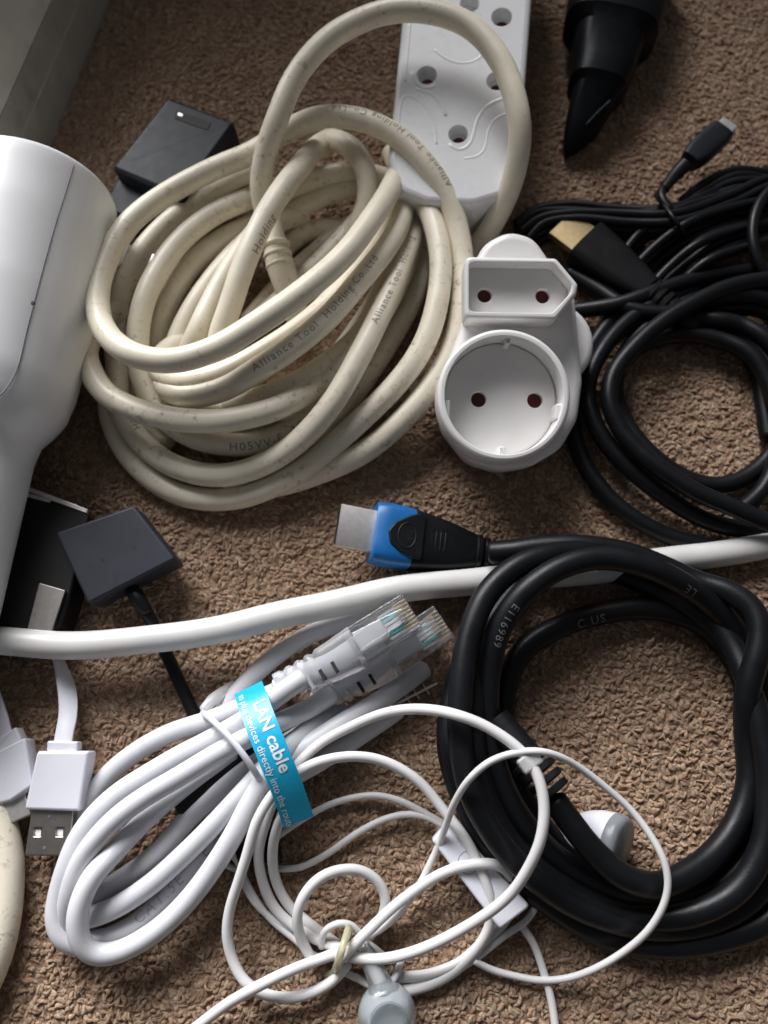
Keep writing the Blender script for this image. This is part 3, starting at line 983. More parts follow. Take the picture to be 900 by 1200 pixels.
F = Frame(66, 915, 9, yaw=-6, pitch=2, roll=0)
ub = empty('usb_plug', 'white usb plug with silver tip on a flat white cable', 'usb plug', matrix=F.m)
link('body', solid(round_poly(LP([(43, 880), (104, 880), (93, 951), (28, 949)], 3), 0.0011, 4), -0.0042, 0.003, 0.0009), M['usbwhite'], ub)
link('collar', solid(round_poly(LP([(55, 868), (91, 869), (90, 885), (54, 885)], 1.6), 0.0006, 3), -0.0026, 0.0016, 0.0006), M['usbwhite'], ub)
shell_o = LP([(37, 946), (86, 948), (82, 1003), (29, 1003)], 1.4)
hl = []
for x, y in ((44, 975), (70, 975)):
    hl.append((round_poly(LP([(x - 4.5, y - 5), (x + 5, y - 5), (x + 4, y + 5), (x - 5, y + 5)], 1.4), 0.0002, 2), 0.0012))
sh = link('shell', solid(round_poly(shell_o, 0.0005, 3), -0.0033, 0.0014, 0.0004, hl), M['dullsteel'], ub)
for x, y in ((44, 975), (70, 975)):
    link('window', solid(LP([(x - 4, y - 4), (x + 4.5, y - 4), (x + 3.5, y + 4.5), (x - 4.5, y + 4.5)], 0.6), 0.0002, 0.0006, 0.00005), M['white'], sh)
for x, y in ((58, 957), (52, 994)):
    c = F.px(x, y, 1.4)
    link('dimple', solid(circle(c[0], c[1], 0.0005, 12), 0.001, 0.00155, 0.0001), M['inkgrey'], sh)
ribbon('flat_cable', [(60, 742, 4, 84), (67, 768, 4, 80), (74, 790, 5, 66), (79, 812, 6, 30), (80, 838, 7, 8), (75, 862, 8.5, 0), (73, 880, 9, 0)], 5.4, 1.4, M['usbwhite'], ub)

F = Frame(12, 895, 7, yaw=16, pitch=0, roll=-4)
ub2 = empty('usb_plug', 'white usb plug tucked half under another white plug beside the cream cable', 'usb plug', matrix=F.m)
link('body', solid(round_poly(LP([(-22, 890), (29, 864), (38, 921), (12, 939), (-12, 945)], 2.5), 0.0008, 3), -0.004, 0.0025, 0.0008), M['usbwhite'], ub2)
link('collar', solid(round_poly(LP([(-20, 876), (18, 852), (25, 868), (-16, 892)], 1.8), 0.0005, 3), -0.003, 0.0018, 0.0005), M['usbwhite'], ub2)
link('shell', solid(round_poly(LP([(-6, 935), (28, 925), (36, 955), (4, 968)], 0.6), 0.0004, 3), -0.0035, 0.0006, 0.0004), M['steel'], ub2)
ribbon('flat_cable', [(-40, 760, 4, 10), (-18, 800, 5, 4), (-4, 838, 7, 0), (5, 872, 7.6, 0)], 6.2, 1.4, M['usbwhite'], ub2)

# ================================================================== network cable
def LC(x, y): return (40 + x / 3, 780 + y / 3)
lan = empty('network_cable', 'white network cable coiled and tied with two clear connectors', 'network cable', P(220, 950, 0))
LR = 3.0
lt = {}
def lturn(key, pts, conv=LC):
    o, p = tube('cable_turn', ppts(pts, conv), LR, M['lan'], lan, sides=16)
    lt[key] = p
lturn(1, [(900, 70, 6), (760, 130, 8), (620, 190, 8), (480, 240, 7), (350, 312, 6), (250, 395, 5), (190, 485, 4), (165, 575, 3.2), (175, 680, 3.2)])
lturn(2, [(940, 48, 20.5), (872, 95, 20), (800, 148, 17.5), (740, 190, 15), (600, 270, 13), (500, 322, 12), (400, 382, 12), (300, 445, 12), (212, 525, 12), (150, 612, 11), (110, 710, 10), (82, 820, 8), (76, 900, 7), (105, 965, 6), (160, 985, 4)])
lturn(3, [(1050, 96, 10.5), (985, 140, 10.5), (910, 178, 13), (830, 215, 16.5), (740, 262, 18), (640, 312, 18), (520, 382, 18), (400, 452, 17), (300, 527, 17), (218, 612, 16), (162, 692, 14), (125, 790, 11), (112, 880, 7), (125, 950, 4)])
lturn(4, [(700, 300, 8), (560, 400, 9), (440, 500, 9), (345, 592, 11), (272, 670, 14), (208, 740, 16), (167, 820, 16), (149, 900, 15), (162, 978, 13), (205, 1014, 11), (275, 1010, 10), (365, 970, 10), (465, 900, 10), (560, 805, 11), (645, 690, 13), (705, 590, 15), (765, 470, 16), (840, 350, 16), (900, 280, 13), (990, 210, 8), (1080, 150, 4)])
lturn(5, [(170, 890, 6), (230, 875, 8), (310, 840, 9), (420, 765, 10), (550, 640, 12), (680, 505, 14), (770, 410, 15), (860, 310, 14), (940, 245, 10), (1020, 190, 6)])
lturn(6, [(165, 975, 4), (250, 958, 4), (350, 910, 4), (440, 838, 4.5), (540, 743, 5.5), (630, 640, 6.5), (710, 530, 7), (800, 410, 7), (880, 330, 6), (960, 265, 3.5)])
lturn(7, [(200, 820, 3.2), (290, 765, 3.5), (360, 715, 4), (440, 650, 5), (530, 550, 6), (630, 460, 7), (740, 370, 8), (860, 290, 8), (960, 230, 5), (1040, 180, 3.2)])
lturn(8, [(700, 610, 3.2), (760, 530, 3.5), (820, 460, 4.5), (900, 380, 6), (960, 330, 6)])
lturn(9, [(312, 905, 14), (350, 880, 12), (400, 848, 11), (450, 818, 9), (484, 794, 5), (498, 784, 3.2)], ID)
lturn(10, [(310, 930, 8), (335, 915, 6), (375, 892, 4), (420, 862, 3.2), (445, 846, 3.2), (466, 832, 3.2)], ID)
lturn(11, [(240, 868, 3.2), (262, 832, 3.4), (285, 803, 3.6), (318, 773, 4), (360, 746, 4.5), (410, 726, 4), (470, 718, 3.2)], ID)
tube_text('CAT.5E', lt[6], LR, 0.20, 0.0046, M['inkpale'], lan, angle=24, flip=False, spacing=1.25)
tube_text('E 341', lt[6], LR, 0.50, 0.0046, M['inkpale'], lan, angle=20, flip=False, spacing=1.35)
# white tie round the bundle
tie = ppts([(237, 836, 8), (241, 838, 13), (252, 848, 21), (270, 866, 24), (288, 888, 24), (303, 910, 20), (309, 922, 12), (304, 924, 3), (280, 895, 1), (250, 858, 1), (237, 842, 3)])
tube('tie', tie, 1.05, M['usbwhite'], lan, closed=True, sides=10, flat=0.8)
# crumpled clear end of the tie wrapper
tube('tie_end', ppts([(238, 832, 9), (247, 822, 8), (262, 810, 5), (274, 800, 2)]), [1.4, 2.0, 1.6, 1.0], M['frost'], lan, sides=8, flat=0.35)
# printed blue label wrapped over the bundle
lab_c = [(291, 806, 17), (294, 815, 21.5), (303, 840, 26), (313, 866, 27.5), (324, 893, 27), (337, 925, 23.5), (350, 963, 17)]
lab_path = catmull(ppts(lab_c))
def label_strip():
    T = np.gradient(lab_path, axis=0); T /= np.linalg.norm(T, axis=1)[:, None]
    side0 = np.array((math.cos(math.radians(25)), math.sin(math.radians(25)), 0.0))
    secs = []
    w, h = 0.00445, 0.00012
    for p, t in zip(lab_path, T):
        s = side0 - t * (side0 @ t); s /= np.linalg.norm(s)
        n = np.cross(s, -t); n /= np.linalg.norm(n)
        if n[2] < 0: n = -n
        secs.append([Vector(p + s * a * w + n * b * h) for a, b in ((1, -1), (1, 1), (0.5, 1), (0, 1), (-0.5, 1), (-1, 1), (-1, -1), (-0.5, -1), (0, -1), (0.5, -1))])
    return link('label_tag', loft(secs), M['cyan'], lan, local=False, smooth=40)
lab = label_strip()
def label_text(s, size, s0, off, bold):
    T = np.gradient(lab_path, axis=0); T /= np.linalg.norm(T, axis=1)[:, None]
    d = np.concatenate([[0], np.cumsum(np.linalg.norm(np.diff(lab_path, axis=0), axis=1))])
    side0 = np.array((math.cos(math.radians(25)), math.sin(math.radians(25)), 0.0))
    bm = text_mesh(s, size, bold)
    w = max(v.co.x for v in bm.verts)
    cut(bm, 0, 0.0004, w, 0.0008)
    for v in list(bm.verts):
        q = s0 + v.co.x
        p = np.array([np.interp(q, d, lab_path[:, k]) for k in range(3)])
        t = np.array([np.interp(q, d, T[:, k]) for k in range(3)]); t /= np.linalg.norm(t)
        sd = side0 - t * (side0 @ t); sd /= np.linalg.norm(sd)
        n = np.cross(sd, -t)
        if n[2] < 0: n = -n
        v.co = Vector(p + sd * (off + v.co.y) + n * 0.00026)
    me = bpy.data.meshes.new('mesh'); bm.to_mesh(me); bm.free()
    link('lettering', me, M['inkwhite'], lab, local=False, smooth=None)
label_text('LAN cable', 0.0052, 0.0088, -0.0002, 0.00009)
label_text('to plug devices directly into the router', 0.00295, 0.0030, -0.0035, 0.0)

def rj45(px, py, z, yaw, pitch, roll, bent):
    F = Frame(px, py, z, yaw, pitch, roll)
    fm = WM[lan.name].inverted() @ F.m
    def part(name, me, mat, parent=lan):
        me.transform(F.m)
        return link(name, me, mat, parent, local=False, smooth=35)
    # local x towards the tip, origin at the middle of the housing
    hs = part('connector', solid(round_poly(rect(-0.0105, -0.00585, 0.0105, 0.00585), 0.0006, 3), -0.0040, 0.0038, 0.0004), M['clear'])
    part('latch', loft([superellipse(-0.008 + 0.016 * k / 8, 0, 0.0046 + 0.0030 * (1 - k / 8), 0.0060 - 0.002 * (k / 8), 0.0010, 5, 16) for k in range(9)]), M['clear'], hs)
    part('core', solid(round_poly(rect(-0.0100, -0.0030, 0.0010, 0.0030), 0.0008, 3), -0.0024, 0.0020, 0.0006), M['lan'], hs)
    for k in range(8):
        y = (k - 3.5) * 0.00115
        part('contact', solid(rect(0.0060, y - 0.00022, 0.0103, y + 0.00022), 0.0010, 0.0030, 0.00006), M['gold'], hs)
    for k in range(8):
        y = (k - 3.5) * 0.00105
        me = solid(rect(0.0005, y - 0.00040, 0.0085, y + 0.00040), -0.0008, 0.0004, 0.0002)
        part('wire', me, M['wire'] if k in (1, 2, 5) else M['lan'], hs)
    # ribbed boot
    secs = []
    for k in range(25):
        f = k / 24
        x = -0.0085 - 0.0265 * f
        w = 0.0132 - 0.0048 * f
        h = 0.0100 - 0.0024 * f
        if k in (12, 15, 18, 21): w *= 0.85; h *= 0.86
        secs.append(superellipse(x, bent * f * f * 0.004, -0.0002 - 0.001 * f, w, h, 3.4, 28))
    bt = part('boot', loft(secs), M['boot'])
    for k in range(3):
        x = -0.0175 - 0.0042 * k
        part('slot', solid(rect(x - 0.0005, -0.0052 + bent * 0.002, x + 0.0005, -0.0017 + bent * 0.002), 0.0030 - 0.0003 * k, 0.0046 - 0.0004 * k, 0.0002), M['hole'] if k < 2 else M['boot'], bt)
    me = tube_mesh(catmull([(-0.036, bent * 0.004, -0.0012), (-0.028, bent * 0.003, -0.0010), (-0.018, 0, -0.0002), (-0.009, 0, 0)]), 0.0029, 14)
    part('cable_turn', me, M['lan'])
rj45(449, 739, 21.5, 31, -2, -6, 0.6)
rj45(487, 751, 11.5, 33, 3, -4, 0.4)

# ribbed metal pin
F = Frame(492, 811, 5, yaw=26)
rp = empty('ribbed_pin', 'thin metal pin with small cross ridges lying beside the clear connectors', 'pin', matrix=F.m)
tube('shaft', [Vector((-0.008, 0, 0)), Vector((0, 0, 0)), Vector((0.006, 0, 0.0004))], 0.42, M['steel'], rp, sides=10, local=True)
for x in (-0.0045, -0.0014, 0.0020):
    tube('ridge', [Vector((x, 0.0018, -0.0002)), Vector((x, 0, 0.0003)), Vector((x + 0.0004, -0.0019, -0.0002))], 0.22, M['steel'], rp, sides=8, local=True)

# ================================================================== big black video cable ring
def RC(x, y): return (500 + x / 2.25, 620 + y / 2.25)
hd = empty('video_cable', 'thick black video cable wound in a ring with blue banded plug', 'video cable', P(700, 860, 0))
HR = 3.65
ht = {}
def hturn(key, pts, closed=False):
    o, p = tube('cable_turn', ppts(pts, RC), HR, M['black'], hd, closed=closed, sides=18)
    ht[key] = p
hturn(1, [(170, 62, 13), (225, 58, 15), (300, 46, 16), (400, 42, 17), (520, 62, 16), (630, 105, 15), (715, 142, 15), (795, 165, 18), (855, 205, 20), (880, 270, 21), (868, 350, 20), (845, 440, 17), (842, 560, 11), (848, 660, 10), (822, 765, 10), (765, 850, 11), (690, 910, 13), (605, 942, 15), (520, 915, 17), (445, 850, 18), (380, 775, 19), (335, 715, 19)])
hturn(2, [(520, 75, 10), (420, 60, 18), (320, 68, 23), (235, 100, 25), (158, 175, 25), (110, 290, 25), (90, 420, 25), (88, 540, 24), (115, 680, 22), (175, 800, 19), (265, 905, 15), (385, 992, 11), (525, 1040, 8), (665, 1048, 6), (805, 1008, 6), (895, 928, 7), (940, 820, 8), (952, 650, 8), (930, 460, 8), (890, 310, 7), (820, 210, 6), (720, 140, 5), (610, 100, 5)])
hturn(3, [(460, 76, 26), (370, 94, 27), (282, 145, 27), (205, 235, 24), (168, 345, 20), (160, 470, 17), (182, 620, 14), (245, 760, 12), (345, 870, 9), (475, 945, 6), (612, 980, 5), (742, 950, 5), (850, 862, 6), (902, 722, 8), (905, 560, 8), (885, 410, 8), (825, 285, 11), (742, 192, 16), (650, 130, 22), (560, 92, 25)], closed=True)
hturn(4, [(340, 262, 4), (262, 312, 4), (214, 392, 4), (202, 485, 4), (215, 605, 4), (265, 725, 4), (350, 838, 4), (470, 915, 4), (610, 955, 4), (730, 910, 4), (830, 800, 4), (872, 660, 4), (862, 500, 4), (815, 350, 4), (720, 250, 4), (590, 210, 4), (450, 225, 4)], closed=True)
hturn(5, [(120, 300, 9), (75, 420, 11), (58, 560, 12), (95, 702, 11), (185, 866, 8), (325, 985, 5), (460, 1068, 4), (620, 1094, 4), (780, 1080, 4), (900, 1030, 4), (980, 920, 4)])
hturn(6, [(240, 150, 8), (140, 300, 15), (125, 430, 18), (122, 560, 18), (150, 690, 16), (215, 820, 14), (310, 915, 11), (430, 985, 9), (560, 1025, 8), (700, 1015, 10), (820, 945, 12), (885, 830, 14), (900, 700, 15), (890, 560, 16), (860, 440, 16), (800, 300, 12), (700, 205, 9), (600, 150, 6), (500, 112, 4)])
tube_text('E116989', ht[3], HR, 0.105, 0.0034, M['inkgrey'], hd, angle=15, flip=False, spacing=1.2)
tube_text('C US', ht[4], HR, 0.02, 0.0040, M['inkgrey'], hd, angle=-25, flip=True, spacing=1.2)
tube_text('LE', ht[3], HR, 0.90, 0.0036, M['inkgrey'], hd, angle=10, spacing=1.2)

def hd_plug(px, py, z, yaw, pitch, roll, root, shell, band, grip, tail=None):
    """video plug: local x towards the metal tip, origin where the metal meets the grip"""
    F = Frame(px, py, z, yaw, pitch, roll)
    def part(name, me, mat, parent=root, sm=40):
        me.transform(F.m)
        return link(name, me, mat, parent, local=False, smooth=sm)
    W, Hh = 0.0139, 0.0046
    prof = [(-W / 2, Hh / 2), (W / 2, Hh / 2), (W / 2, -Hh * 0.05), (W / 2 - 0.0016, -Hh / 2), (-W / 2 + 0.0016, -Hh / 2), (-W / 2, -Hh * 0.05)]
    prof = round_poly(prof, 0.0004, 2)
    tip = loft([[(x, a, b) for a, b in prof] for x in (-0.003, 0.0112, 0.0115)])
    sh = part('metal_tip', tip, shell, sm=30)
    pi = inset(ccw(prof), 0.0006)
    part('opening', loft([[(x, a, b) for a, b in pi] for x in (0.0105, 0.01162)]), M['hole'], sh, 30)
    part('tongue', solid(rect(-0.001, -0.005, 0.001, 0.005), -0.0004, 0.0004, 0.0001), M['hole'], sh) if False else None
    part('fold', solid(rect(-0.0004, -W / 2 - 0.00005, 0.0108, -W / 2 + 0.0004), -0.0002, 0.0002, 0.0001), M['inkgrey'], sh)
    if band:
        secs = []
        for x, w, h in ((0.0000, 0.0188, 0.0098), (-0.0006, 0.0200, 0.0108), (-0.005, 0.0206, 0.0114), (-0.0105, 0.0204, 0.0114), (-0.0130, 0.0198, 0.0108)):
            secs.append(superellipse(x, 0, 0, w, h, 4.0, 40))
        part('blue_band', loft(secs), band)
    secs = []
    x0 = -0.0045 if band else 0.0
    k = 0
    n = 30
    for i in range(n + 1):
        f = i / n
        x = -0.0125 - 0.0225 * f if band else 0.0 - 0.030 * f
        w = 0.0200 - 0.0075 * f ** 1.3 - (0.003 * max(0, f - 0.6))
        h = 0.0112 - 0.0030 * f
        secs.append(superellipse(x, 0, 0, w, h, 3.6, 40))
    if band: secs[0] = superellipse(-0.0118, 0, 0, 0.0190, 0.0104, 3.6, 40)
    g = part('grip', loft(secs), grip)
    if band:
        # the grip reaches over the band as a pointed tongue, with an oval mark
        tongue = [(-0.0040, 0.0000), (-0.0050, 0.0042), (-0.0085, 0.0064), (-0.0160, 0.0082), (-0.0160, -0.0082), (-0.0110, -0.0066), (-0.0060, -0.0032)]
        part('grip_tongue', solid(round_poly(tongue, 0.0022, 5), 0.0048, 0.0061, 0.0005), grip, g)
        ov = [Vector((-0.0102 + 0.0030 * math.cos(a), 0.0006 + 0.0042 * math.sin(a), 0.0061)) for a in np.linspace(0, 2 * math.pi, 24, endpoint=False)]
        part('oval_mark', tube_mesh(catmull(ov, True, 0.0006), 0.00022, 8, True), M['slate'], g)
        bmx = text_mesh('hs', 0.0040, 0.0001)
        me = bpy.data.meshes.new('mesh'); bmx.to_mesh(me); bmx.free()
        me.transform(Matrix.Translation((-0.0118, -0.0012, 0.00616)) @ Matrix.Rotation(math.radians(90), 4, 'Z') @ Matrix.Translation((0, -0.0017, 0)))
        part('mark_letters', me, M['slate'], g, None)
        for i in range(4):
            x = -0.0185 - 0.0016 * i
            part('grip_rib', tube_mesh(catmull([Vector((x, -0.0030, 0.0048)), Vector((x, 0, 0.0050)), Vector((x, 0.0030, 0.0048))]), 0.00032, 8), grip, g)
    # segmented strain relief
    for i in range(5):
        x = -0.0345 - 0.0030 * i if band else -0.031 - 0.003 * i
        w = 0.0118 - 0.0009 * i
        part('strain_relief', loft([superellipse(x - 0.0021 * q, 0, 0, w * s, w * 0.86 * s, 3, 24) for q, s in ((0, 0.93), (0.15, 1), (0.85, 1), (1, 0.93))]), grip, g)
    core = tube_mesh(catmull([Vector((-0.028, 0, 0)), Vector((-0.040, 0, 0)), Vector((-0.052, 0, 0))]), 0.0037, 14)
    part('cable_end', core, grip, g)
hd_plug(436, 624, 13, 173, 1, -14, hd, M['steel'], M['blue'], M['black'])
# other end of the ring: strain relief with its plug hidden among the turns
F = Frame(640, 916, 20, yaw=127, pitch=0, roll=9)
def endpart(name, me, mat, parent=hd):
    me.transform(F.m)
    return link(name, me, mat, parent, local=False, smooth=40)
gp = endpart('grip', loft([superellipse(0.006 + 0.016 * k / 6, 0, 0, 0.0095 - 0.001 * k / 6, 0.0085, 2.4, 28) for k in range(7)]), M['black'])
for i in range(4):
    x = -0.0040 + 0.0032 * i
    w = 0.0098 + 0.0008 * i
    endpart('strain_relief', loft([superellipse(x + 0.0021 * q, 0, 0, w * s, w * 0.9 * s, 3, 24) for q, s in ((0, 0.92), (0.15, 1), (0.85, 1), (1, 0.92))]), M['black'], gp)

# ================================================================== thinner black cable coil at the right
def BC(x, y): return (600 + x / 3, 300 + y / 3)
bc = empty('black_cable', 'loosely looped smooth black cable right of the white adapter', 'cable', P(800, 490, 0))
BR = 3.0
for pts in (
    [(1100, 110, 8), (1000, 82, 10), (900, 85, 12), (760, 108, 13), (650, 158, 14), (540, 225, 14), (430, 320, 14), (352, 420, 14), (338, 510, 14), (380, 610, 13), (465, 700, 13), (560, 770, 13), (650, 830, 13), (760, 880, 13), (900, 935, 13), (1050, 960, 12)],
    [(640, 120, 5), (520, 160, 7), (400, 235, 8), (310, 340, 9), (268, 450, 9), (285, 565, 9), (348, 680, 8), (440, 775, 7), (560, 862, 6), (690, 930, 5), (830, 962, 4), (1000, 960, 4)],
    [(1000, 250, 4), (880, 130, 4), (760, 120, 4), (600, 170, 6), (470, 260, 6), (385, 370, 6), (362, 470, 6), (400, 590, 5), (470, 680, 5), (560, 752, 4), (650, 795, 4), (750, 805, 4), (850, 765, 4), (920, 690, 4), (960, 600, 4)],
    [(420, 150, 3.2), (320, 260, 3.2), (240, 400, 3.2), (212, 540, 3.2), (225, 660, 3.2), (275, 770, 3.2), (370, 880, 3.2), (500, 965, 3.2), (660, 1015, 3.2), (830, 1018, 3.2), (1000, 985, 3.2)],
    [(700, 200, 6), (800, 265, 7), (865, 325, 8), (920, 420, 8), (940, 560, 8), (930, 720, 8), (880, 830, 7), (800, 900, 3.2)],
    [(560, 200, 3.2), (660, 185, 3.2), (770, 215, 3.2), (850, 280, 3.2), (900, 370, 3.2), (960, 480, 3.2)],
    [(200, 60, 3.2), (300, 120, 5), (420, 190, 8), (560, 200, 9), (700, 150, 10), (850, 140, 10), (980, 190, 8)],
    [(180, 200, 3.2), (260, 190, 5), (380, 170, 8), (520, 120, 9), (680, 70, 8), (850, 50, 6), (1000, 60, 5)],
    [(380, 380, 4), (460, 310, 5), (560, 280, 6), (650, 280, 7), (740, 300, 8), (830, 340, 10), (890, 420, 10), (930, 520, 9), (960, 640, 6)],
    [(480, 240, 5), (560, 215, 6), (650, 215, 8), (730, 225, 10), (800, 240, 10), (880, 280, 12), (960, 360, 12)],
    [(640, 215, 3.2), (760, 180, 4), (880, 190, 6), (1000, 260, 6)],
    [(400, 340, 3.2), (500, 270, 3.2), (600, 250, 3.2), (700, 245, 3.2), (790, 300, 3.2), (860, 400, 3.2), (885, 520, 3.2), (905, 640, 3.2)]):
    tube('cable_turn', ppts(pts, BC), BR, M['black'], bc, sides=16)

# ================================================================== thin black cable bundle with micro plug
tb = empty('thin_cable_bundle', 'bundle of thin black cable tied in the middle with a micro plug', 'cable', P(780, 250, 0))
def off(pts, dx, dy, dz):
    return [(x + dx + random.uniform(-2, 2), y + dy + random.uniform(-2, 2), z + dz) for x, y, z in pts]
baseA = [(604, 268, 3), (625, 252, 3), (665, 246, 4), (725, 248, 6), (785, 247, 9), (845, 226, 6), (890, 208, 4), (925, 200, 3)]
baseB = [(728, 338, 3), (740, 315, 3), (765, 288, 5), (798, 264, 9), (850, 245, 7), (905, 236, 4), (940, 240, 3)]
for i, (dx, dy, dz) in enumerate(((0, 0, 0), (4, 7, 2), (8, 13, 0), (2, -5, 0), (10, 20, 2), (14, 27, 0), (6, 4, 5), (12, 11, 5))):
    tube('cable_turn', ppts(off(baseA, dx, dy, dz)), 1.75, M['black'], tb, sides=10)
for i, (dx, dy, dz) in enumerate(((0, 0, 0), (-9, -7, 1), (8, 7, 0), (-16, -12, 4), (4, -2, 5), (16, 14, 0), (24, 18, 1), (30, 27, 0), (38, 34, 0), (20, 22, 4), (33, 40, 3))):
    tube('cable_turn', ppts(off(baseB, dx, dy, dz)), 1.75, M['black'], tb, sides=10)
for i in range(7):
    tube('cable_turn', ppts(off([(800, 236, 5), (830, 212, 6), (865, 200, 7), (905, 205, 6), (940, 215, 4)], 2 * i, 6 * i, 0)), 1.75, M['black'], tb, sides=10)
tube('tie', ppts([(768, 228, 6), (776, 238, 13), (790, 257, 17), (803, 276, 12), (806, 284, 3)]), 0.9, M['blackdull'], tb, sides=8)
tube('cable_lead', ppts([(786, 246, 14), (776, 232, 14), (776, 222, 13), (787, 208, 12), (797, 199, 12)]), 1.75, M['black'], tb, sides=10)
sr = catmull(ppts([(778, 222, 13), (790, 206, 12), (802, 194, 12)]))
link('strain_relief', tube_mesh(sr, [0.0019, 0.0024, 0.0030], 12), M['blackdull'], tb, local=False)
F = Frame(826, 172, 12, yaw=45, pitch=0, roll=0)
fm = F.m
me = loft([superellipse(-0.0100 + 0.020 * k / 8, 0, 0, (0.0072, 0.0090, 0.0100, 0.0104, 0.0106, 0.0106, 0.0106, 0.0104, 0.0098)[k], 0.0070, 4, 28) for k in range(9)])
me.transform(fm); pl = link('micro_plug', me, M['slate'], tb, local=False)
me = solid(round_poly(rect(0.0098, -0.0034, 0.0158, 0.0034), 0.0005, 2), -0.0012, 0.0012, 0.0003)
me.transform(fm); link('metal_tip', me, M['steel'], pl, local=False)
F = Frame(858, 273, 9, yaw=0)

tc = empty('thin_black_cable', 'single thin black cable arching in beside the tied bundle', 'cable', P(885, 270, 0))
tube('cable', ppts([(960, 190, 10), (915, 212, 12), (889, 240, 13), (881, 272, 13), (886, 300, 12), (905, 330, 9), (950, 360, 4)]), 2.0, M['black'], tc, sides=14)

# ================================================================== black plug with gold tip
gp = empty('gold_tipped_plug', 'black video plug with gold metal tip behind the white adapter', 'video plug', P(690, 310, 0))
hd_plug(684, 285, 7, 136, 0, 0, gp, M['gold'], None, M['blackdull'])

# ================================================================== glossy black tapering object at the top
bt = empty('black_plug', 'glossy black tapering plug lying in shade beside the socket strip', 'plug', P(700, 80, 0))
cs = [((735, -70), 15, 118, 26), ((725, -10), 15, 112, 28), ((714, 40), 14, 104, 27), ((711, 52), 13, 78, 23), ((704, 88), 12, 68, 21), ((698, 106), 11, 62, 20), ((696, 114), 10, 50, 17), ((682, 150), 7.5, 38, 13), ((668, 174), 4.5, 16, 7), ((664, 181), 3.6, 6, 4)]
def bsec(c, z, w, h, e=3.2):
    p = P(c[0], c[1], z)
    wm = w / FPX * 0.33
    d = (P(668, 174, 0) - P(735, -70, 0)).normalized()
    side = Vector((-d.y, d.x, 0))
    out = []
    for i in range(32):
        t = 2 * math.pi * i / 32
        c_, s_ = math.cos(t), math.sin(t)
        out.append(p + side * (wm / 2 * math.copysign(abs(c_) ** (2 / e), c_)) + Vector((0, 0, h * 0.0005 * math.copysign(abs(s_) ** (2 / e), s_))))
    return out
link('body', loft([bsec(*q) for q in cs]), M['gloss'], bt, local=False, smooth=30)
tube('edge', [P(716, 118, 17.5), P(700, 133, 15.5), P(686, 148, 13.5)], 0.7, M['gloss'], bt, sides=8)
tube('cable', [P(760, -20, 5), P(790, 40, 4), P(770, 90, 2), P(748, 105, 2)], 2.0, M['gloss'], bt, sides=12) if False else None

# ================================================================== white earphones
def EC(x, y): return (300 + x / 3, 800 + y / 3)
def FC(x, y): return (600 + x / 3, 800 + y / 3)
ep = empty('earphones', 'tangled white earphones with a flat remote and two buds', 'earphones', P(450, 1060, 0))
TK, TN = 1.52, 1.0
def wire(pts, r):
    o, p = tube('wire', ppts(pts), r, M['ear'], ep, sides=12, step=0.001)
    return p
# big left loop running up, over and down through the remote
wire([(408, 1128, 5), (393, 1146, 4), (370, 1160, 3.5), (341, 1168, 4), (310, 1165, 5), (286, 1150, 6), (272, 1124, 7), (266, 1095, 9), (269, 1066, 11), (278, 1035, 14), (289, 1000, 17), (303, 958, 20), (330, 920, 21), (366, 896, 20), (410, 887, 18), (450, 893, 16), (490, 915, 14), (520, 949, 12), (550, 990, 11), (567, 1028, 10.5), (577, 1060, 9), (573, 1088, 6), (553, 1118, 3), (520, 1145, 2), (482, 1160, 2), (455, 1162, 2)], TK)
# outer loop over the video cable
wire([(405, 1112, 6), (380, 1105, 4), (350, 1090, 3), (322, 1065, 3), (308, 1035, 5), (303, 1000, 9), (312, 965, 13), (325, 932, 16), (345, 900, 17), (373, 871, 16), (410, 851, 16), (445, 838, 19), (483, 832, 25), (515, 833, 30), (535, 837, 33), (563, 847, 33), (598, 869, 33), (619, 890, 33), (633, 917, 33), (638, 950, 32), (633, 985, 30), (618, 1018, 26), (598, 1048, 21), (573, 1070, 17), (540, 1090, 13), (507, 1106, 11), (473, 1118, 9), (443, 1124, 8), (413, 1123, 7), (400, 1118, 6)], TK)
# inner returns at the left
wire([(395, 1108, 3), (365, 1085, 2), (340, 1062, 2), (325, 1035, 4), (319, 1005, 8), (322, 975, 12), (333, 945, 14), (345, 920, 12)], TK)
wire([(405, 1120, 3), (372, 1122, 2), (345, 1100, 2), (318, 1078, 2), (300, 1055, 2), (287, 1030, 3), (276, 1005, 6), (264, 995, 7), (252, 1000, 5), (262, 1012, 2), (280, 1020, 1.5)], TN)
wire([(400, 1118, 2), (370, 1098, 2), (335, 1085, 2), (308, 1068, 2), (290, 1045, 2), (282, 1022, 3)], TN)
# thin wires to the top of the remote
wire([(323, 1018, 2), (350, 1017, 2), (383, 1001, 2), (417, 977, 2.5), (450, 960, 3), (477, 954, 4), (500, 957, 5), (522, 968, 6)], TN)
wire([(318, 985, 3), (350, 963, 2), (383, 944, 2), (417, 934, 2.5), (443, 932, 3), (473, 940, 4), (500, 954, 5), (522, 966, 6)], TN)
# loop of single wire over the ring and back to the knot
wire([(425, 1100, 4), (445, 1090, 4), (467, 1071, 4), (487, 1045, 5), (501, 1018, 7), (513, 993, 9), (523, 966, 15), (533, 940, 23), (550, 913, 30), (573, 893, 33), (600, 883, 33), (627, 880, 35), (652, 885, 33), (680, 900, 29), (710, 923, 26), (740, 950, 24), (763, 980, 24), (778, 1008, 24), (783, 1034, 23), (778, 1060, 21), (760, 1090, 17), (733, 1114, 12), (700, 1134, 8), (667, 1146, 4), (633, 1149, 2.5), (600, 1143, 2), (575, 1136, 2), (556, 1126, 3)], TN)
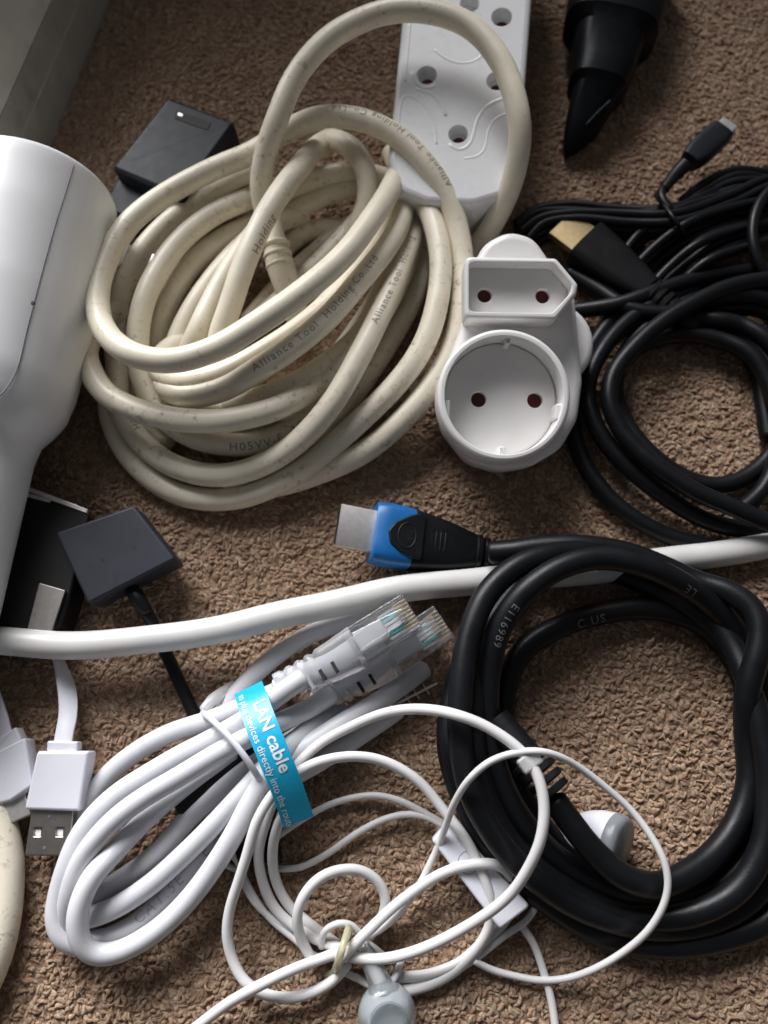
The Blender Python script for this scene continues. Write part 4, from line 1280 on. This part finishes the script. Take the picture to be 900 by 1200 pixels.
# small coils by the knot
wire([(368, 1128, 3), (354, 1102, 6), (348, 1074, 10), (356, 1050, 12), (373, 1031, 12), (397, 1021, 11), (423, 1021, 9), (443, 1033, 7), (453, 1053, 5), (448, 1076, 3), (432, 1096, 3)], TK)
wire([(377, 1110, 4), (379, 1092, 7), (395, 1082, 8), (413, 1084, 6), (423, 1097, 4), (440, 1112, 3), (452, 1122, 2)], TN)
# double strand from the knot to the remote
wire([(398, 1125, 8), (410, 1113, 9), (433, 1090, 9), (460, 1064, 8), (487, 1043, 8), (513, 1026, 9), (540, 1015, 11), (567, 1011, 13), (585, 1014, 12), (597, 1027, 9), (604, 1052, 5), (592, 1080, 3), (566, 1105, 2.5), (540, 1128, 2), (500, 1143, 2), (462, 1146, 2)], TK)
wire([(630, 1058, 4), (618, 1078, 4), (592, 1096, 3), (562, 1120, 2.5), (535, 1138, 2)], TN)
wire([(608, 1082, 3), (624, 1106, 2), (638, 1144, 1.5), (647, 1175, 1.5), (654, 1220, 1.5)], TN * 1.15)
wire([(410, 1110, 8), (375, 1124, 6), (340, 1138, 9), (300, 1158, 11), (262, 1180, 6), (232, 1202, 3), (200, 1225, 2)], TK)
wire([(400, 1138, 2), (420, 1147, 2), (440, 1158, 3), (455, 1155, 5), (466, 1140, 5), (470, 1125, 4)], TN)
# yellowed clear tie round the knot
tie = ppts([(409, 1086, 6), (405, 1098, 12), (400, 1112, 14), (396, 1126, 11), (394, 1136, 4), (400, 1128, 1), (406, 1104, 1)])
tube('tie', tie, 1.1, M['tie'], ep, closed=True, sides=10, step=0.0008)
tube('tie_end', ppts([(396, 1132, 6), (390, 1140, 4), (382, 1143, 2)]), 0.9, M['tie'], ep, sides=8)
# flat remote
F = Frame(562, 1022, 9.0, yaw=-45, pitch=0, roll=0)
rm = link('remote', None or (lambda: (lambda m: (m.transform(F.m), m)[1])(solid(round_poly(LP([(506, 985), (526, 960), (622, 1062), (586, 1090)], 1.5), 0.0012, 4), -0.0045, 0.0015, 0.0008)))(), M['usbwhite'], ep, local=False)
c = F.px(549, 1011, 1.5)
me = tube_mesh(catmull([Vector((c[0] + 0.0031 * math.cos(a), c[1] + 0.0031 * math.sin(a), 0.0015)) for a in np.linspace(0, 2 * math.pi, 24, endpoint=False)], True, 0.0006), 0.00010, 8, True)
me.transform(F.m); link('button_ring', me, M['groove'], rm, local=False)
# cable clip on the wire where it crosses the ring
F = Frame(621, 892, 33.5, yaw=-55)
me = solid(rbox(0, 0, 0.0042, 0.0062, 0.0008), -0.0028, 0.0010, 0.0006)
me.transform(F.m); link('wire_clip', me, M['frost'], ep, local=False)

def aimed(px, py, z, d):
    d = Vector(d).normalized()
    return Matrix.Translation(P(px, py, z)) @ d.to_track_quat('Z', 'Y').to_matrix().to_4x4()
# bud lying inside the ring
m4 = aimed(714, 984, 9.0, (0.75, -0.32, 0.58))
me = lathe([(0.0, -0.0125), (0.0022, -0.0120), (0.0042, -0.0100), (0.0060, -0.0070), (0.0073, -0.0035), (0.0079, 0.0), (0.0079, 0.0004)], 40)
me.transform(m4); bud = link('ear_bud', me, M['usbwhite'], ep, local=False)
me = lathe([(0.0079, 0.0004), (0.0081, 0.0008), (0.0081, 0.0030), (0.0077, 0.0040), (0.0066, 0.0046), (0.0, 0.0048)], 40)
me.transform(m4); link('bud_cover', me, M['budgrey'], bud, local=False)
tube('stem', ppts([(700, 990, 7), (676, 990, 5), (655, 982, 4), (632, 960, 3)]), [2.6, 2.3, 2.0, 1.6], M['usbwhite'], bud, sides=14)
# bud at the knot: clear silicone over a pale core
m4 = aimed(453, 1186, 7.0, (0.10, -0.20, 1.0))
me = lathe([(0.0, -0.0070), (0.0035, -0.0066), (0.0062, -0.0045), (0.0076, -0.0015), (0.0080, 0.001), (0.0079, 0.0022), (0.0074, 0.0035), (0.0062, 0.0045), (0.0050, 0.0049), (0.0046, 0.0046), (0.0, 0.0046)], 44)
me.transform(m4); bud = link('ear_bud', me, M['budblue'], ep, local=False)
me = lathe([(0.0, -0.0052), (0.0040, -0.0046), (0.0056, -0.0015), (0.0056, 0.0018), (0.0044, 0.0034), (0.0, 0.0038)], 36)
me.transform(m4); link('bud_core', me, M['budwhite'], bud, local=False)
me = tube_mesh(catmull([Vector((0.0048 * math.cos(a), 0.0048 * math.sin(a), 0.0049)) for a in np.linspace(0, 2 * math.pi, 24, endpoint=False)], True, 0.0006), 0.00035, 8, True)
me.transform(m4); link('bud_rim', me, M['budblue'], bud, local=False)
tube('stem', ppts([(452, 1172, 7), (446, 1152, 7), (434, 1128, 6), (426, 1108, 4)]), [3.6, 3.2, 2.6, 2.0], M['budblue'], bud, sides=16)
tube('stem_core', ppts([(452, 1172, 7), (446, 1152, 7), (434, 1128, 6), (426, 1108, 4)]), [1.4, 1.3, 1.2, 1.2], M['ear'], bud, sides=12)
